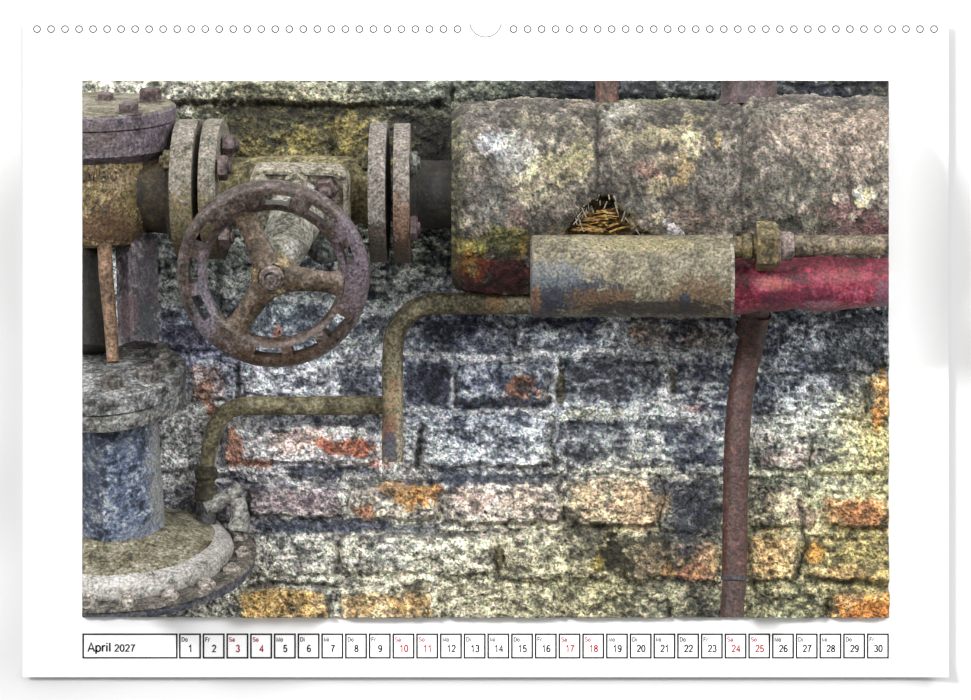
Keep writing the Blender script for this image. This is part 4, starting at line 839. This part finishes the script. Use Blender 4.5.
b = B(); lathe(b, cb, upD, dens([(k * 130, -k * 14), (k * 134, -k * 12), (k * 135, -k * 3.6)], k * 4), seg=128, rough=k * 1.4); o = obj('disc_edge', b, grunge('slate_blue_edge', [(34, 36, 46), (68, 72, 90), (104, 106, 118), (138, 120, 98)], f=10), dsc_); o['label'] = 'slate blue worn edge'
RIMM = grunge('whitish_lit_rim', [(110, 104, 96), (176, 170, 160), (200, 194, 186), (216, 212, 206)], f=12, rough=.8, grain=.35)  # whitish tone paints the light from above into the rim
b = B(); lathe(b, cb, upD, dens([(k * 112, -k * 1), (k * 113, k * 3), (k * 111.5, k * 11), (k * 107, k * 15.5), (k * 99, k * 18.5), (k * 94, k * 20)], k * 3), seg=112, rough=k * 2.2, rs=26); o = obj('base_rim', b, RIMM, t); o['label'] = 'whitish raised rim, top light painted in'
b = B(); lathe(b, cb, upD, dens([(k * 100, k * 15), (k * 95, k * 19.8), (k * 60, k * 30), (k * 45, k * 36)], k * 5), seg=112, rough=k * 1.2, rs=14); obj('base_top', b, BASE, t)
frD = Vector((0, -math.cos(tb_), -math.sin(tb_)))
for a in (-100, -82, -62, -42, -22, -2, 18):
    ar = math.radians(a)
    q = cb + (Vector((1, 0, 0)) * math.cos(ar) + frD * -math.sin(ar)) * k * 124
    b = B(); nut(b, q - upD * k * 1, upD, k * 9, k * 9, rot=a * .05, bolt=.5); obj('stud_nut', b, grunge('pale_stud', [(104, 94, 80), (176, 164, 148), (222, 212, 204)], f=6), t, sharp=20)
BLU = grunge('blue_grey_flaking_paint', [(30, 36, 52), (82, 100, 134), (126, 144, 176), (204, 210, 216)], pos=[.1, .38, .62, .9], f=10, con=1.05, rough=.6, grain=.45, base=bP_, stains_shade=[(P(160, 470, dP + 60), Vector((11 * k, 99, 90 * k)), (178, 178, 170), .7, .6), (P(148, 535, dP + 60), Vector((26 * k, 99, 12 * k)), (160, 170, 190), .6, .6), (P(90, 460, dP + 60), Vector((18 * k, 99, 100 * k)), (34, 36, 40), .55, .7)])  # pale right strip and dark left strip paint in light and shade
pc = cb + upD * k * 33
b = B(); lathe(b, pc, upS, dens([(k * 46.5, -k * 4), (k * 46.5, k * 20), (k * 45.5, k * 132)], k * 5), seg=80, rough=k * 1.0); obj('pipe', b, BLU, t)
CF = grunge('grey_blue_collar', [(60, 58, 60), (124, 122, 118), (160, 160, 152), (190, 190, 182)], f=8, con=1.0, rough=.8, grain=.5, base=bP_, stains_shade=[(P(100, 385, dP + 120), Vector((26 * k, 99, 40 * k)), (78, 70, 56), .5, .7), (P(110, 402, dP + 120), Vector((60 * k, 99, 8 * k)), (112, 124, 146), .6, .6)])
f0 = pc + upS * k * 131 + Vector((-k * 7, 0, 0))
b = B(); lathe(b, f0, upS, dens([(k * 48, -k * 4), (k * 70, -k * 1), (k * 81, k * 1), (k * 82, k * 3), (k * 82, k * 16), (k * 80, k * 17.5), (k * 40, k * 17.5)], k * 5), seg=112, rough=k * 1.4); obj('lower_collar', b, CF, t)
b = B(); lathe(b, f0, upS, dens([(k * 40, k * 18.5), (k * 82, k * 18.5), (k * 83.5, k * 20), (k * 83.5, k * 37), (k * 80, k * 40), (k * 30, k * 41)], k * 5), seg=112, rough=k * 1.4); obj('upper_collar', b, grunge('mottled_grey_collar', [(48, 46, 46), (108, 106, 102), (144, 144, 140), (190, 192, 196)], f=8, con=1.05, rough=.8, grain=.5), t)
frS = Vector((0, -math.cos(ts), -math.sin(ts)))
for a, r in ((-75, 60), (-38, 62), (-5, 64), (28, 62)):
    ar = math.radians(a); q = f0 + upS * k * 40 + (Vector((1, 0, 0)) * math.cos(ar) - frS * math.sin(ar)) * k * r
    b = B(); nut(b, q, upS, k * 11.5, k * 11, rot=a * .03); obj('collar_nut', b, grunge('mossy_grey_nut', [(40, 38, 32), (104, 98, 88), (150, 146, 140)], f=6), t, sharp=20)

# ================================================================== LIGHT AND CAMERA
w = bpy.data.worlds.new('world'); bpy.context.scene.world = w; w.use_nodes = True
wn = w.node_tree.nodes; wl = w.node_tree.links
wtc = wn.new('ShaderNodeTexCoord'); wsp = wn.new('ShaderNodeSeparateXYZ'); wl.new(wtc.outputs['Generated'], wsp.inputs[0])
wmr = wn.new('ShaderNodeMapRange'); wmr.inputs['From Min'].default_value = -1; wmr.inputs['From Max'].default_value = 1; wl.new(wsp.outputs['Z'], wmr.inputs['Value'])
wcr = wn.new('ShaderNodeValToRGB'); wl.new(wmr.outputs[0], wcr.inputs[0])
we = wcr.color_ramp.elements; we[0].position = 0.0; we[0].color = (0.06, 0.058, 0.055, 1); we[1].position = 1.0; we[1].color = (1, 1, 1, 1)
for p_, v_ in ((0.40, 0.12), (0.52, 0.58), (0.75, 0.8)):
    q_ = we.new(p_); q_.color = (v_, v_, v_, 1)
wl.new(wcr.outputs[0], wn['Background'].inputs[0]); wn['Background'].inputs[1].default_value = 2.3
def light(name, kind, loc, target, energy, **kw_):
    l = bpy.data.lights.new(name, kind); l.energy = energy
    for a, v in kw_.items(): setattr(l, a, v)
    o = bpy.data.objects.new(name, l); C.objects.link(o); o.location = loc
    o.rotation_euler = (Vector(target) - Vector(loc)).to_track_quat('-Z', 'Y').to_euler(); return o
light('right_sun', 'SUN', (1.25, -1.5, 0.85), (0, 0, 0), 1.9, angle=math.radians(24))
light('left_sun', 'SUN', (-1.0, -1.5, 0.62), (0, 0, 0), 2.25, angle=math.radians(9))
cam = bpy.data.cameras.new('camera'); cam.sensor_width = 36; cam.sensor_fit = 'HORIZONTAL'; cam.lens = 36 * D / (971 * S); cam.clip_end = 100
co = bpy.data.objects.new('camera', cam); C.objects.link(co); co.location = CAM; co.rotation_euler = (PI / 2, 0, 0)
sc = bpy.context.scene; sc.camera = co
sc.view_settings.view_transform = 'Standard'; sc.view_settings.look = 'None'; sc.view_settings.gamma = 1; sc.view_settings.exposure = 0.0
